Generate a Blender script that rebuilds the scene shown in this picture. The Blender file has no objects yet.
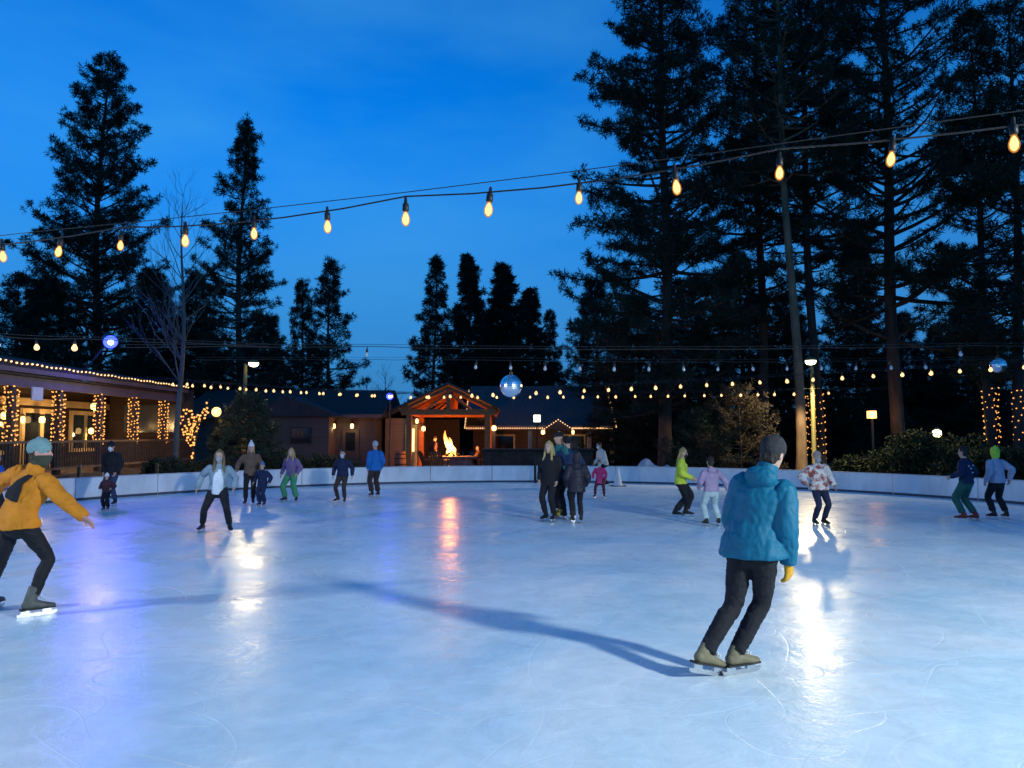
# overall levels of light
SKY_EL, SKY_TINT, SKY_CLOUD, SKY_STR = 2.2, (.10,.93,.97), (.16,.78,1.25), .108
EXPOSURE = 2.56
LK = .18
LED_STR, BULB_STR, FRONT_STR, LAMP_STR, BLUE_STR, FIRE_STR = .28, .36, .62, .6, 1.4, .36
BLUE_SPOT, FIRE_W, LAMP1, LAMP2, LAMP3, LAMP4 = 6800, 430, 720, 1450, 7800, 1700
ICE_SPEC = .14
import bpy, bmesh, math, random
import numpy as np
from mathutils import Vector, Matrix, Euler, noise
rnd = random.Random(7)
SC = bpy.context.scene
COL = SC.collection
R = math.radians
F = 760.0; CX, CY = 512.0, 384.0; CAMZ = 1.82
PITCH = math.atan(50/F)
CP, SP = math.cos(PITCH), math.sin(PITCH)

def P(px, py, D):
    """world point seen at pixel px,py and lying D metres away along +Y"""
    u, v = (px-CX)/F, (CY-py)/F
    y = CP - v*SP; z = SP + v*CP
    t = D/y
    return Vector((u*t, D, CAMZ + z*t))
def ground(px, py, z=0.0):
    u, v = (px-CX)/F, (CY-py)/F
    y = CP - v*SP; zz = SP + v*CP
    t = (z-CAMZ)/zz
    return Vector((u*t, y*t, z))

# ------------------------------------------------------------------ scene
cam = bpy.data.cameras.new('camera'); camo = bpy.data.objects.new('camera', cam); COL.objects.link(camo)
camo.location = (0, 0, CAMZ); camo.rotation_euler = (R(90)+PITCH, 0, 0)
cam.sensor_width = 36; cam.lens = 36*F/1024; cam.clip_start = 0.05; cam.clip_end = 3000
SC.camera = camo
SC.render.engine = 'CYCLES'
cy = SC.cycles
cy.use_denoising = True
try: cy.denoiser = 'OPENIMAGEDENOISE'
except Exception: pass
cy.sample_clamp_indirect = 3.0; cy.sample_clamp_direct = 0
cy.max_bounces = 6; cy.diffuse_bounces = 3; cy.glossy_bounces = 3; cy.transmission_bounces = 4; cy.transparent_max_bounces = 8
cy.caustics_reflective = False; cy.caustics_refractive = False
SC.view_settings.view_transform = 'Standard'; SC.view_settings.look = 'None'
SC.view_settings.exposure = EXPOSURE; SC.view_settings.gamma = 1

# ------------------------------------------------------------------ materials
def newmat(name):
    m = bpy.data.materials.new(name); m.use_nodes = True
    nt = m.node_tree; b = nt.nodes['Principled BSDF']
    return m, nt, b
def N(nt, t, **kw):
    n = nt.nodes.new(t)
    for k, v in kw.items():
        if k in n.inputs.keys() if isinstance(k, str) else False: n.inputs[k].default_value = v
        else: setattr(n, k, v)
    return n
MATS = {}
def mat(name, col, rough=0.8, var=0.25, scale=6.0, bump=0.0, bscale=40.0, metal=0.0, spec=0.3, stretch=(1,1,1), coord='Object'):
    if name in MATS: return MATS[name]
    m, nt, b = newmat(name)
    b.inputs['Roughness'].default_value = rough; b.inputs['Metallic'].default_value = metal
    b.inputs['Specular IOR Level'].default_value = spec
    tc = N(nt, 'ShaderNodeTexCoord'); mp = N(nt, 'ShaderNodeMapping'); mp.inputs['Scale'].default_value = stretch
    nt.links.new(tc.outputs[coord], mp.inputs['Vector'])
    nz = N(nt, 'ShaderNodeTexNoise'); nz.inputs['Scale'].default_value = scale; nz.inputs['Detail'].default_value = 5; nz.inputs['Roughness'].default_value = 0.6
    nt.links.new(mp.outputs[0], nz.inputs['Vector'])
    rp = N(nt, 'ShaderNodeValToRGB')
    lo = [max(0, c*(1-var)) for c in col]; hi = [min(1, c*(1+var)) for c in col]
    rp.color_ramp.elements[0].position = 0.3; rp.color_ramp.elements[0].color = (*lo, 1)
    rp.color_ramp.elements[1].position = 0.7; rp.color_ramp.elements[1].color = (*hi, 1)
    nt.links.new(nz.outputs['Fac'], rp.inputs['Fac']); nt.links.new(rp.outputs['Color'], b.inputs['Base Color'])
    if bump > 0:
        n2 = N(nt, 'ShaderNodeTexNoise'); n2.inputs['Scale'].default_value = bscale; n2.inputs['Detail'].default_value = 4
        nt.links.new(mp.outputs[0], n2.inputs['Vector'])
        bp = N(nt, 'ShaderNodeBump'); bp.inputs['Strength'].default_value = bump; bp.inputs['Distance'].default_value = 0.02
        nt.links.new(n2.outputs['Fac'], bp.inputs['Height']); nt.links.new(bp.outputs['Normal'], b.inputs['Normal'])
    MATS[name] = m
    return m
def emis(name, col, strength, sample=False):
    if name in MATS: return MATS[name]
    m, nt, b = newmat(name)
    b.inputs['Base Color'].default_value = (*[min(1, c) for c in col], 1)
    b.inputs['Emission Color'].default_value = (*col, 1); b.inputs['Emission Strength'].default_value = strength
    b.inputs['Roughness'].default_value = 0.4
    m.cycles.emission_sampling = 'AUTO' if sample else 'NONE'
    MATS[name] = m
    return m

# ------------------------------------------------------------------ mesh builder
class MB:
    def __init__(s): s.v = []; s.f = []
    def box(s, lo, hi):
        x0,y0,z0 = lo; x1,y1,z1 = hi; b = len(s.v)
        s.v += [(x0,y0,z0),(x1,y0,z0),(x1,y1,z0),(x0,y1,z0),(x0,y0,z1),(x1,y0,z1),(x1,y1,z1),(x0,y1,z1)]
        s.f += [tuple(b+i for i in q) for q in ((3,2,1,0),(4,5,6,7),(0,1,5,4),(1,2,6,5),(2,3,7,6),(3,0,4,7))]
        return s
    def prism(s, poly, d):
        """closed polygon (3D points, planar) swept by vector d"""
        d = Vector(d); b = len(s.v); n = len(poly)
        s.v += [tuple(Vector(p)) for p in poly] + [tuple(Vector(p)+d) for p in poly]
        s.f.append(tuple(b+i for i in reversed(range(n)))); s.f.append(tuple(b+n+i for i in range(n)))
        for i in range(n):
            j = (i+1) % n; s.f.append((b+i, b+j, b+n+j, b+n+i))
        return s
    def bar(s, p0, p1, w, h, up=(0,0,1)):
        p0, p1 = Vector(p0), Vector(p1); t = (p1-p0).normalized(); up = Vector(up)
        a = t.cross(up)
        if a.length < 1e-4: a = t.cross(Vector((1,0,0)))
        a.normalize(); c = a.cross(t)
        b = len(s.v)
        for p in (p0, p1):
            for sa, sc in ((-1,-1),(1,-1),(1,1),(-1,1)):
                s.v.append(tuple(p + a*sa*w/2 + c*sc*h/2))
        s.f += [tuple(b+i for i in q) for q in ((3,2,1,0),(4,5,6,7),(0,1,5,4),(1,2,6,5),(2,3,7,6),(3,0,4,7))]
        return s
    def tube(s, pts, rad, n=12, sub=4, ref=None, caps='rr', quilt=None):
        """smooth closed tube through pts; rad entries are r or (ra, rb) with ra along ref"""
        pts = [Vector(p) for p in pts]; rad = [r if isinstance(r, (tuple, list)) else (r, r) for r in rad]
        m = len(pts)
        def cr(a, b, c, d, t):
            return 0.5*((2*b)+(c-a)*t+(2*a-5*b+4*c-d)*t*t+(3*b-a-3*c+d)*t**3)
        PP, RR = [], []
        for i in range(m-1):
            i0, i3 = max(0, i-1), min(m-1, i+2)
            for k in range(sub):
                t = k/sub
                PP.append(cr(pts[i0], pts[i], pts[i+1], pts[i3], t))
                RR.append(tuple(max(1e-4, cr(rad[i0][q], rad[i][q], rad[i+1][q], rad[i3][q], t)) for q in (0,1)))
        PP.append(pts[-1]); RR.append(rad[-1])
        if quilt:
            acc = 0
            for i in range(len(PP)):
                if i: acc += (PP[i]-PP[i-1]).length
                k = 1 + quilt[1]*(abs(math.sin(math.pi*acc/quilt[0]))**0.6 - 0.6)
                RR[i] = (RR[i][0]*k, RR[i][1]*k)
        rings = []
        M = len(PP)
        if ref is None:
            t0 = (PP[1]-PP[0]).normalized()
            ref = Vector((1,0,0)) if abs(t0.x) < 0.8 else Vector((0,1,0))
        ref = Vector(ref)
        def frame(i):
            t = (PP[min(M-1, i+1)]-PP[max(0, i-1)]).normalized()
            a = ref - t*ref.dot(t)
            if a.length < 1e-3: a = t.orthogonal()
            a.normalize(); return t, a, t.cross(a)
        def ring(c, a, b, ra, rb):
            base = len(s.v)
            for k in range(n):
                th = 2*math.pi*k/n
                s.v.append(tuple(c + a*(math.cos(th)*ra) + b*(math.sin(th)*rb)))
            return base
        t, a, b = frame(0)
        if caps[0] == 'r':
            rm = min(RR[0])
            for ang in (75, 45, 20):
                rings.append(ring(PP[0]-t*rm*0.9*math.sin(R(ang)), a, b, RR[0][0]*math.cos(R(ang)), RR[0][1]*math.cos(R(ang))))
        for i in range(M):
            t, a, b = frame(i); rings.append(ring(PP[i], a, b, *RR[i]))
        t, a, b = frame(M-1)
        if caps[1] == 'r':
            rm = min(RR[-1])
            for ang in (20, 45, 75):
                rings.append(ring(PP[-1]+t*rm*0.9*math.sin(R(ang)), a, b, RR[-1][0]*math.cos(R(ang)), RR[-1][1]*math.cos(R(ang))))
        for r0, r1 in zip(rings, rings[1:]):
            for k in range(n):
                j = (k+1) % n; s.f.append((r0+k, r0+j, r1+j, r1+k))
        s.f.append(tuple(rings[0]+k for k in reversed(range(n)))); s.f.append(tuple(rings[-1]+k for k in range(n)))
        return s
    def ell(s, c, r, n=12, m=8, rot=None):
        c = Vector(c); base = len(s.v); rot = rot or Matrix.Identity(3)
        for i in range(1, m):
            ph = math.pi*i/m
            for k in range(n):
                th = 2*math.pi*k/n
                s.v.append(tuple(c + rot @ Vector((r[0]*math.sin(ph)*math.cos(th), r[1]*math.sin(ph)*math.sin(th), -r[2]*math.cos(ph)))))
        for i in range(m-2):
            for k in range(n):
                j = (k+1) % n; s.f.append((base+i*n+k, base+i*n+j, base+(i+1)*n+j, base+(i+1)*n+k))
        b0 = len(s.v); s.v.append(tuple(c + rot @ Vector((0,0,-r[2])))); s.v.append(tuple(c + rot @ Vector((0,0,r[2]))))
        for k in range(n):
            j = (k+1) % n
            s.f.append((b0, base+j, base+k)); s.f.append((b0+1, base+(m-2)*n+k, base+(m-2)*n+j))
        return s
    def lathe(s, prof, c=(0,0,0), n=20):
        c = Vector(c); base = len(s.v)
        for r, z in prof:
            for k in range(n):
                th = 2*math.pi*k/n; s.v.append((c.x+r*math.cos(th), c.y+r*math.sin(th), c.z+z))
        for i in range(len(prof)-1):
            for k in range(n):
                j = (k+1) % n; s.f.append((base+i*n+k, base+i*n+j, base+(i+1)*n+j, base+(i+1)*n+k))
        s.f.append(tuple(base+k for k in reversed(range(n)))); s.f.append(tuple(base+(len(prof)-1)*n+k for k in range(n)))
        return s
    def mesh(s, name, m=None, smooth=False):
        me = bpy.data.meshes.new(name); me.from_pydata(s.v, [], s.f); me.update()
        if m: me.materials.append(m)
        if smooth: me.polygons.foreach_set('use_smooth', [True]*len(me.polygons))
        return me
    def build(s, name, m, parent=None, smooth=False, bevel=0):
        o = bpy.data.objects.new(name, s.mesh(name, m, smooth)); COL.objects.link(o)
        if parent: o.parent = parent
        if bevel:
            md = o.modifiers.new('edge', 'BEVEL'); md.width = bevel; md.segments = 2; md.limit_method = 'ANGLE'
        return o
def tag(o, label=None, cat=None, group=None, kind=None):
    if label: o['label'] = label
    if cat: o['category'] = cat
    if group: o['group'] = group
    if kind: o['kind'] = kind
    return o
def empty(name, loc, label, cat, group=None, rz=0):
    o = bpy.data.objects.new(name, None); COL.objects.link(o); o.location = loc; o.rotation_euler = (0,0,rz)
    o.empty_display_size = 0.2
    return tag(o, label, cat, group)
def inst(name, me, loc, parent=None, rot=(0,0,0), sc=1.0):
    o = bpy.data.objects.new(name, me); COL.objects.link(o); o.location = loc; o.rotation_euler = rot
    o.scale = (sc,sc,sc) if not isinstance(sc, tuple) else sc
    if parent: o.parent = parent
    return o
def light(name, typ, loc, col, energy, parent=None, radius=0.05, target=None, angle=90, blend=0.5):
    l = bpy.data.lights.new(name, typ); l.color = col; l.energy = energy; l.shadow_soft_size = radius
    if typ == 'SPOT': l.spot_size = R(angle); l.spot_blend = blend
    o = bpy.data.objects.new(name, l); COL.objects.link(o); o.location = loc
    if target is not None:
        o.rotation_euler = (Vector(target)-Vector(loc)).to_track_quat('-Z', 'Y').to_euler()
    o['kind'] = 'helper'
    return o

# ------------------------------------------------------------------ sky: dusk
w = bpy.data.worlds.new('World'); SC.world = w; w.use_nodes = True
nt = w.node_tree; bg = nt.nodes['Background']
sky = nt.nodes.new('ShaderNodeTexSky'); sky.sky_type = 'NISHITA'; sky.sun_disc = False
SUN_EL, SUN_ROT = R(SKY_EL), R(150)
sky.sun_elevation = SUN_EL; sky.sun_rotation = SUN_ROT; sky.ozone_density = 6; sky.air_density = 1.0; sky.dust_density = 0.3
tint = nt.nodes.new('ShaderNodeMix'); tint.data_type = 'RGBA'; tint.blend_type = 'MULTIPLY'; tint.inputs[0].default_value = 1
tint.inputs[7].default_value = (*SKY_TINT, 1)
nt.links.new(sky.outputs['Color'], tint.inputs[6])
tc = nt.nodes.new('ShaderNodeTexCoord'); mp = nt.nodes.new('ShaderNodeMapping'); mp.inputs['Scale'].default_value = (1, 1, 3.2)
nz = nt.nodes.new('ShaderNodeTexNoise'); nz.inputs['Scale'].default_value = 1.7; nz.inputs['Detail'].default_value = 5; nz.inputs['Roughness'].default_value = 0.55
nt.links.new(tc.outputs['Generated'], mp.inputs['Vector']); nt.links.new(mp.outputs[0], nz.inputs['Vector'])
mr = nt.nodes.new('ShaderNodeMapRange'); mr.inputs[1].default_value = 0.4; mr.inputs[2].default_value = 0.75; mr.inputs[3].default_value = 0; mr.inputs[4].default_value = 0.34
nt.links.new(nz.outputs['Fac'], mr.inputs[0])
cl = nt.nodes.new('ShaderNodeMix'); cl.data_type = 'RGBA'; cl.inputs[7].default_value = (*SKY_CLOUD, 1)
nt.links.new(mr.outputs[0], cl.inputs[0]); nt.links.new(tint.outputs[2], cl.inputs[6])
sxz = nt.nodes.new('ShaderNodeSeparateXYZ'); nt.links.new(tc.outputs['Generated'], sxz.inputs[0])
hz = nt.nodes.new('ShaderNodeMapRange'); hz.interpolation_type = 'SMOOTHSTEP'; hz.inputs[1].default_value = .0; hz.inputs[2].default_value = .42; hz.inputs[3].default_value = .85; hz.inputs[4].default_value = 0
nt.links.new(sxz.outputs['Z'], hz.inputs[0])
hm = nt.nodes.new('ShaderNodeMix'); hm.data_type = 'RGBA'; hm.inputs[7].default_value = (.065,.30,.86,1)
nt.links.new(hz.outputs[0], hm.inputs[0]); nt.links.new(cl.outputs[2], hm.inputs[6])
nt.links.new(hm.outputs[2], bg.inputs['Color']); bg.inputs['Strength'].default_value = SKY_STR
# ------------------------------------------------------------------ people
def finish(o, voxel, smooth=3, disp=None):
    """fuse overlapping closed tubes into one continuous surface"""
    md = o.modifiers.new('fuse', 'REMESH'); md.mode = 'VOXEL'; md.voxel_size = voxel
    sm = o.modifiers.new('soft', 'SMOOTH'); sm.factor = 0.5; sm.iterations = smooth
    dg = bpy.context.evaluated_depsgraph_get()
    me = bpy.data.meshes.new_from_object(o.evaluated_get(dg)); me.name = o.data.name
    old = o.data; mats = [m for m in old.materials]
    o.modifiers.clear(); o.data = me
    if not me.materials:
        for m in mats: me.materials.append(m)
    bpy.data.meshes.remove(old)
    if disp:
        amp, sc, st = disp
        me.update(); n = len(me.vertices)
        co = np.empty(n*3); me.vertices.foreach_get('co', co); co = co.reshape(-1, 3)
        no = np.empty(n*3); me.vertex_normals.foreach_get('vector', no); no = no.reshape(-1, 3)
        d = np.array([noise.noise(Vector((c[0]*sc, c[1]*sc, c[2]*sc*st))) + 0.5*noise.noise(Vector((c[0]*sc*2.3+5, c[1]*sc*2.3, c[2]*sc*2.3*st))) for c in co])
        d = np.abs(d)*2-0.5
        co += no*(d*amp)[:, None]
        me.vertices.foreach_set('co', co.ravel())
    me.polygons.foreach_set('use_smooth', [True]*len(me.polygons)); me.update()
    return o
def ik(a, c, l1, l2, pole):
    a, c = Vector(a), Vector(c); d = c-a; L = min(d.length, (l1+l2)*0.998); dn = d.normalized(); c = a+dn*L
    x = (l1*l1-l2*l2+L*L)/(2*L); h = math.sqrt(max(0, l1*l1-x*x))
    p = Vector(pole); p = p-dn*p.dot(dn)
    if p.length < 1e-4: p = dn.orthogonal()
    return a+dn*x+p.normalized()*h, c

SKIN = mat('skin', (0.50, 0.30, 0.22), 0.55, 0.08, 12, spec=0.4)
SKINP = mat('cold_pink_skin', (0.62, 0.30, 0.24), 0.55, 0.08, 12, spec=0.4)
EYE = mat('eye_dark', (0.02, 0.015, 0.012), 0.2, 0.0, 4, spec=0.6)
LIP = mat('lips', (0.42, 0.16, 0.14), 0.5, 0.05, 4)
STEEL = mat('skate_steel', (0.6, 0.62, 0.65), 0.25, 0.05, 9, metal=1.0)

def person(label, px, py, top, yaw, cloth, pose, D=None, fine=False, group='people skating on the rink', hs=None, at=None, scale=None):
    g = Vector(at) if at else ground(px, py)
    tot = (py-top)*g.y/F
    s = scale or (tot - 0.02)/(1.82*pose.get('stoop', 1.0))
    root = empty('person', g, label, 'person', group, R(yaw))
    hs = hs or (1 + max(0, 0.93-s)*0.55)                          # a child's head is larger for its body
    lift = 0.07
    pz = pose.get('hip', (0, 0, 0)); hipz = 0.985+pz[2]
    P0 = Vector((pz[0], pz[1], hipz))
    Rp = Matrix.Rotation(R(pose.get('pyaw', 0)), 3, 'Z')
    lean, side, tw = pose.get('lean', 4), pose.get('side', 0), pose.get('twist', 0)
    Rt = Matrix.Rotation(R(pose.get('pyaw', 0)+tw), 3, 'Z') @ Matrix.Rotation(R(side), 3, 'Y') @ Matrix.Rotation(R(-lean), 3, 'X')
    Rm = Matrix.Rotation(R(pose.get('pyaw', 0)+tw*0.5), 3, 'Z') @ Matrix.Rotation(R(side*0.6), 3, 'Y') @ Matrix.Rotation(R(-lean*0.6), 3, 'X')
    waist = P0 + Rm @ Vector((0, 0, 0.13))
    def T(x, y, z): return waist + Rt @ Vector((x, y, z-0.13))
    w = pose.get('sw', 0.18)
    sh = {-1: T(-w, -0.01, 0.44+pose.get('shrug', 0)), 1: T(w, -0.01, 0.44+pose.get('shrug', 0))}
    neck0 = T(0, -0.015, 0.50)
    Rh = Matrix.Rotation(R(pose.get('pyaw', 0)+pose.get('hyaw', 0)), 3, 'Z') @ Matrix.Rotation(R(pose.get('hroll', 0)), 3, 'Y') @ Matrix.Rotation(R(-pose.get('hpitch', 0)), 3, 'X')
    ndir = ((Rt @ Vector((0, 0, 1)))*0.55 + (Rh @ Vector((0, 0.12, 1)))*0.45).normalized()
    neck1 = neck0 + ndir*0.075
    hc = neck1 + Rh @ Vector((0, 0.022, 0.118*hs))
    def H(x, y, z): return hc + Rh @ Vector((x*hs, y*hs, z*hs))
    # joints
    J = {}
    for sd, key in ((-1, 'L'), (1, 'R')):
        fx, fy, fyaw = pose.get('foot'+key, (sd*0.11, 0, -sd*6))[:3]
        ex = pose.get('foot'+key, (0,0,0))[3:]; fup = ex[0] if ex else 0; fp = ex[1] if len(ex) > 1 else 0
        Rf = Matrix.Rotation(R(fyaw), 3, 'Z') @ Matrix.Rotation(R(fp), 3, 'X')
        ank = Vector((fx, fy, lift+fup)) + Rf @ Vector((0, 0, 0.09))
        hip = P0 + Rp @ Vector((sd*0.09, 0, -0.035))
        kp = Rf @ Vector((sd*-0.0, 1, 0)) + Rp @ Vector((0, 0.6, 0.1))
        kn, ank2 = ik(hip, ank, 0.435, 0.43, kp)
        if (ank-ank2).length > 0.01: ank = ank2
        J['hip'+key], J['kn'+key], J['ank'+key], J['Rf'+key] = hip, kn, ank, Rf
        ht = pose.get('hand'+key, (0.10, 0.02, -0.50)); pol = pose.get('pole'+key, (0.45, -0.8, -0.2))
        tgt = sh[sd] + Rt @ Vector((ht[0]*sd, ht[1], ht[2]))
        el, wr = ik(sh[sd], tgt, 0.285, 0.255, Rt @ Vector((pol[0]*sd, pol[1], pol[2])))
        J['sh'+key], J['el'+key], J['wr'+key] = sh[sd], el, wr
    vox = 0.0075 if fine else 0.009
    S = lambda mb: setattr(mb, 'v', [(x*s, y*s, z*s) for x, y, z in mb.v]) or mb
    tref = Rt @ Vector((1, 0, 0))
    # ---- body: one continuous surface
    b = MB()
    b.tube([P0+Rp@Vector((0,0,-0.08)), P0, waist, T(0,0.01,0.28), T(0,0,0.40), T(0,-0.01,0.47)],
           [(0.13,0.10),(0.165,0.115),(0.14,0.10),(0.165,0.115),(0.165,0.10),(0.09,0.07)], 18, 3, tref)
    b.tube([neck0-ndir*0.04, neck0, neck1, H(0,-0.015,-0.03)], [0.075, 0.06, 0.054, 0.05], 12, 3)
    b.tube([H(0,.045,-.122), H(0,.04,-.10), H(0,.02,-.055), H(0,.004,0), H(0,-.004,.05), H(0,-.008,.09), H(0,-.01,.112)],
           [(.022,.022),(.047,.05),(.064,.078),(.073,.092),(.076,.098),(.064,.084),(.036,.048)], 18, 4, Rh@Vector((1,0,0)))
    b.tube([H(0,.088,.022), H(0,.104,-.012), H(0,.108,-.03)], [.009,.013,.015], 8, 3)
    b.ell(H(0,.082,.036), (.05*hs,.016*hs,.010*hs), 10, 6, Rh)
    b.ell(H(0,.086,-.066), (.026*hs,.014*hs,.016*hs), 10, 6, Rh)
    for q in (-1, 1): b.ell(H(q*.078,-.008,-.005), (.012*hs,.022*hs,.034*hs), 10, 6, Rh)
    for key, sd in (('L',-1), ('R',1)):
        a_, e_, r_ = J['sh'+key], J['el'+key], J['wr'+key]
        b.tube([a_, a_.lerp(e_, .45), e_, e_.lerp(r_, .35), r_], [.056,.05,.041,.041,.027], 12, 3)
        fd = (r_-e_).normalized()
        hn = pose.get('palm'+key); hn = Vector(hn) if hn else Rt@Vector((-sd,0.15,0))
        hn = (hn - fd*hn.dot(fd)).normalized(); ac = fd.cross(hn)   # hn = palm normal, ac = across the palm
        if ac.dot(Rt@Vector((0,1,0))) < 0 and not pose.get('palm'+key): ac = -ac
        b.tube([r_-fd*.02, r_+fd*.03, r_+fd*.085], [(.026,.019),(.036,.017),(.041,.014)], 12, 3, ac)
        curl = pose.get('curl', 28)
        for k, (off, ln) in enumerate(((.030,.075),(.010,.085),(-.010,.078),(-.029,.060))):
            p = r_+fd*.075+ac*off; dirv = fd+ac*off*2.2; pts = [p]
            for seg in range(3):
                rot = Matrix.Rotation(R(curl*(0.5+0.35*seg)), 3, fd.cross(hn))
                dd = (rot @ dirv).normalized()
                if dd.dot(hn) < 0: dd = (Matrix.Rotation(R(-curl*(0.5+0.35*seg)), 3, fd.cross(hn)) @ dirv).normalized()
                p = p + dd*ln*(.42, .32, .26)[seg]; pts.append(p)
            b.tube(pts, [.0105,.0098,.009,.0075], 8, 2)
        p = r_+fd*.022+ac*.026
        b.tube([p, p+ac*.028+fd*.028+hn*.012, p+ac*.036+fd*.058+hn*.02], [.014,.0115,.009], 8, 3)
        h_, k_, n_ = J['hip'+key], J['kn'+key], J['ank'+key]; Rf = J['Rf'+key]
        b.tube([h_, h_.lerp(k_, .4), k_, k_.lerp(n_, .3), k_.lerp(n_, .75), n_], [.088,.078,.054,.056,.04,.036], 14, 3)
        b.tube([n_+Rf@Vector((0,-.035,-.055)), n_+Rf@Vector((0,.05,-.058)), n_+Rf@Vector((0,.14,-.066)), n_+Rf@Vector((0,.19,-.070))], [(.032,.03),(.036,.028),(.04,.02),(.03,.014)], 10, 3, Rf@Vector((1,0,0)))
    bo = S(b).build('body', cloth.get('skin', SKIN), root); finish(bo, vox*s, 2)
    # face
    if not cloth.get('noface'):
        for q in (-1, 1):
            S(MB().ell(H(q*.031,.081,.012), (.011*hs,.008*hs,.007*hs), 10, 6, Rh)).build('eye', EYE, root, True)
        if not cloth.get('mask'):
            S(MB().ell(H(0,.093,-.058), (.022*hs,.008*hs,.006*hs), 10, 6, Rh)).build('mouth', LIP, root, True)
    if cloth.get('mask'):
        m = MB(); m.tube([H(0,.052,-.112), H(0,.045,-.085), H(0,.05,-.045), H(0,.055,-.015)], [(.03,.03),(.056,.058),(.062,.066),(.045,.056)], 14, 3, Rh@Vector((1,0,0)))
        S(m).build('face_mask', cloth['mask'], root, True)
    if cloth.get('gaiter'):
        m = MB(); m.tube([neck0-ndir*.03, neck1, H(0,.012,-.10), H(0,.014,-.03)], [.066,.072,(.07,.085),(.080,.106)], 16, 3, Rh@Vector((1,0,0)), 'rf')
        S(m).build('neck_gaiter', cloth['gaiter'], root, True)
    # ---- trousers
    fat = cloth.get('pfat', .012)
    t = MB()
    t.tube([P0+Rp@Vector((0,0,-.10)), P0+Rp@Vector((0,-.008,-.02)), P0+Rp@Vector((0,0,.06)), waist+Rm@Vector((0,0,.05))],
           [(.13+fat,.105+fat),(.172+fat,.122+fat),(.158+fat,.112+fat),(.145+fat,.10+fat)], 18, 3, Rp@Vector((1,0,0)), 'rf')
    for key in 'LR':
        h_, k_, n_ = J['hip'+key], J['kn'+key], J['ank'+key]
        hem = n_ + (k_-n_).normalized()*cloth.get('hem', .06)
        t.tube([h_+Vector((0,0,.03)), h_.lerp(k_, .4), k_, k_.lerp(n_, .35), hem], [.092+fat,.083+fat,.060+fat,.058+fat*1.1,.042+fat*1.8], 14, 4, None, 'rf', cloth.get('pquilt'))
    to = S(t).build('trousers', cloth['trousers'], root); finish(to, vox*s*1.15, 3, (0.006*s, 9/s, 1.6))
    # ---- jacket
    fat = cloth.get('jfat', .022); q = cloth.get('quilt'); jh = cloth.get('jhem', -0.06)
    j = MB()
    fl = cloth.get('flare', 0.0)
    j.tube([P0+Rp@Vector((0,0,jh)), P0+Rp@Vector((0,0,jh*.3+.04)), waist, T(0,.01,.26), T(0,0,.38), T(0,-.01,.455), T(0,-.012,.50)],
           [(.178+fat+fl,.128+fat+fl),(.172+fat+fl*.6,.122+fat+fl*.6),(.155+fat,.108+fat),(.172+fat,.12+fat),(.168+fat,.108+fat),(.12+fat*.6,.082+fat*.6),(.075+fat*.5,.07+fat*.5)], 22, 5, tref, 'fr', q)
    for key in 'LR':
        a_, e_, r_ = J['sh'+key], J['el'+key], J['wr'+key]
        cuff = r_ + (r_-e_).normalized()*.01
        j.tube([a_+(a_-T(0,0,.40)).normalized()*-.05, a_, a_.lerp(e_, .5), e_, e_.lerp(r_, .5), cuff], [.045+fat*.4,.057+fat*.85,.055+fat,.047+fat,.045+fat*.8,.034+fat*.7], 14, 5, None, 'rf', q)
    col = cloth.get('collar', .03)
    if col: j.tube([neck0-ndir*.05, neck0+ndir*.01, neck0+ndir*(.02+col)], [(.10,.095),(.082,.082),(.078,.08)], 16, 3, None, 'rf')
    if cloth.get('hoodback'):
        j.ell(T(0,-.105,.49), (.125,.075,.085), 14, 8, Rt)
    jo = S(j).build('jacket', cloth['jacket'], root); finish(jo, vox*s*(1.0 if fine else 1.15), 2 if q else 3, (.006*s, 11/s, .6) if q else (cloth.get('crease', .008)*s, 8/s, 0.8))
    # ---- hair
    if cloth.get('hair'):
        hm = cloth['hair']; h = MB()
        h.tube([H(0,-.05,-.06), H(0,-.03,-.01), H(0,-.013,.055), H(0,-.009,.098), H(0,-.010,.124)], [(.062,.05),(.080,.078),(.084,.097),(.071,.088),(.035,.045)], 16, 3, Rh@Vector((1,0,0)))
        if cloth.get('long'):
            L = cloth['long']
            for qx in (-.05, -.02, .025, .055):
                h.tube([H(qx,-.06,.03), H(qx*1.3,-.085,-.07), H(0,0,0)+Rh@Vector((qx*1.5,-.095,-.14))+Rt@Vector((0,-.03,-L*.45)), H(0,0,0)+Rh@Vector((qx*1.5,-.085,-.13))+Rt@Vector((qx*.4,-.03,-L))], [.035,.034,.03,.010], 10, 3)
            if cloth.get('sidehair'):
                for qx in (-1, 1): h.tube([H(qx*.07,.02,.05), H(qx*.082,.01,-.06), T(qx*.10,.08,.42), T(qx*.105,.10,.30)], [.02,.026,.028,.010], 10, 3)
        ho = S(h).build('hair', hm, root); finish(ho, .008*s, 2, (.006*s, 30, .25))
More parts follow.
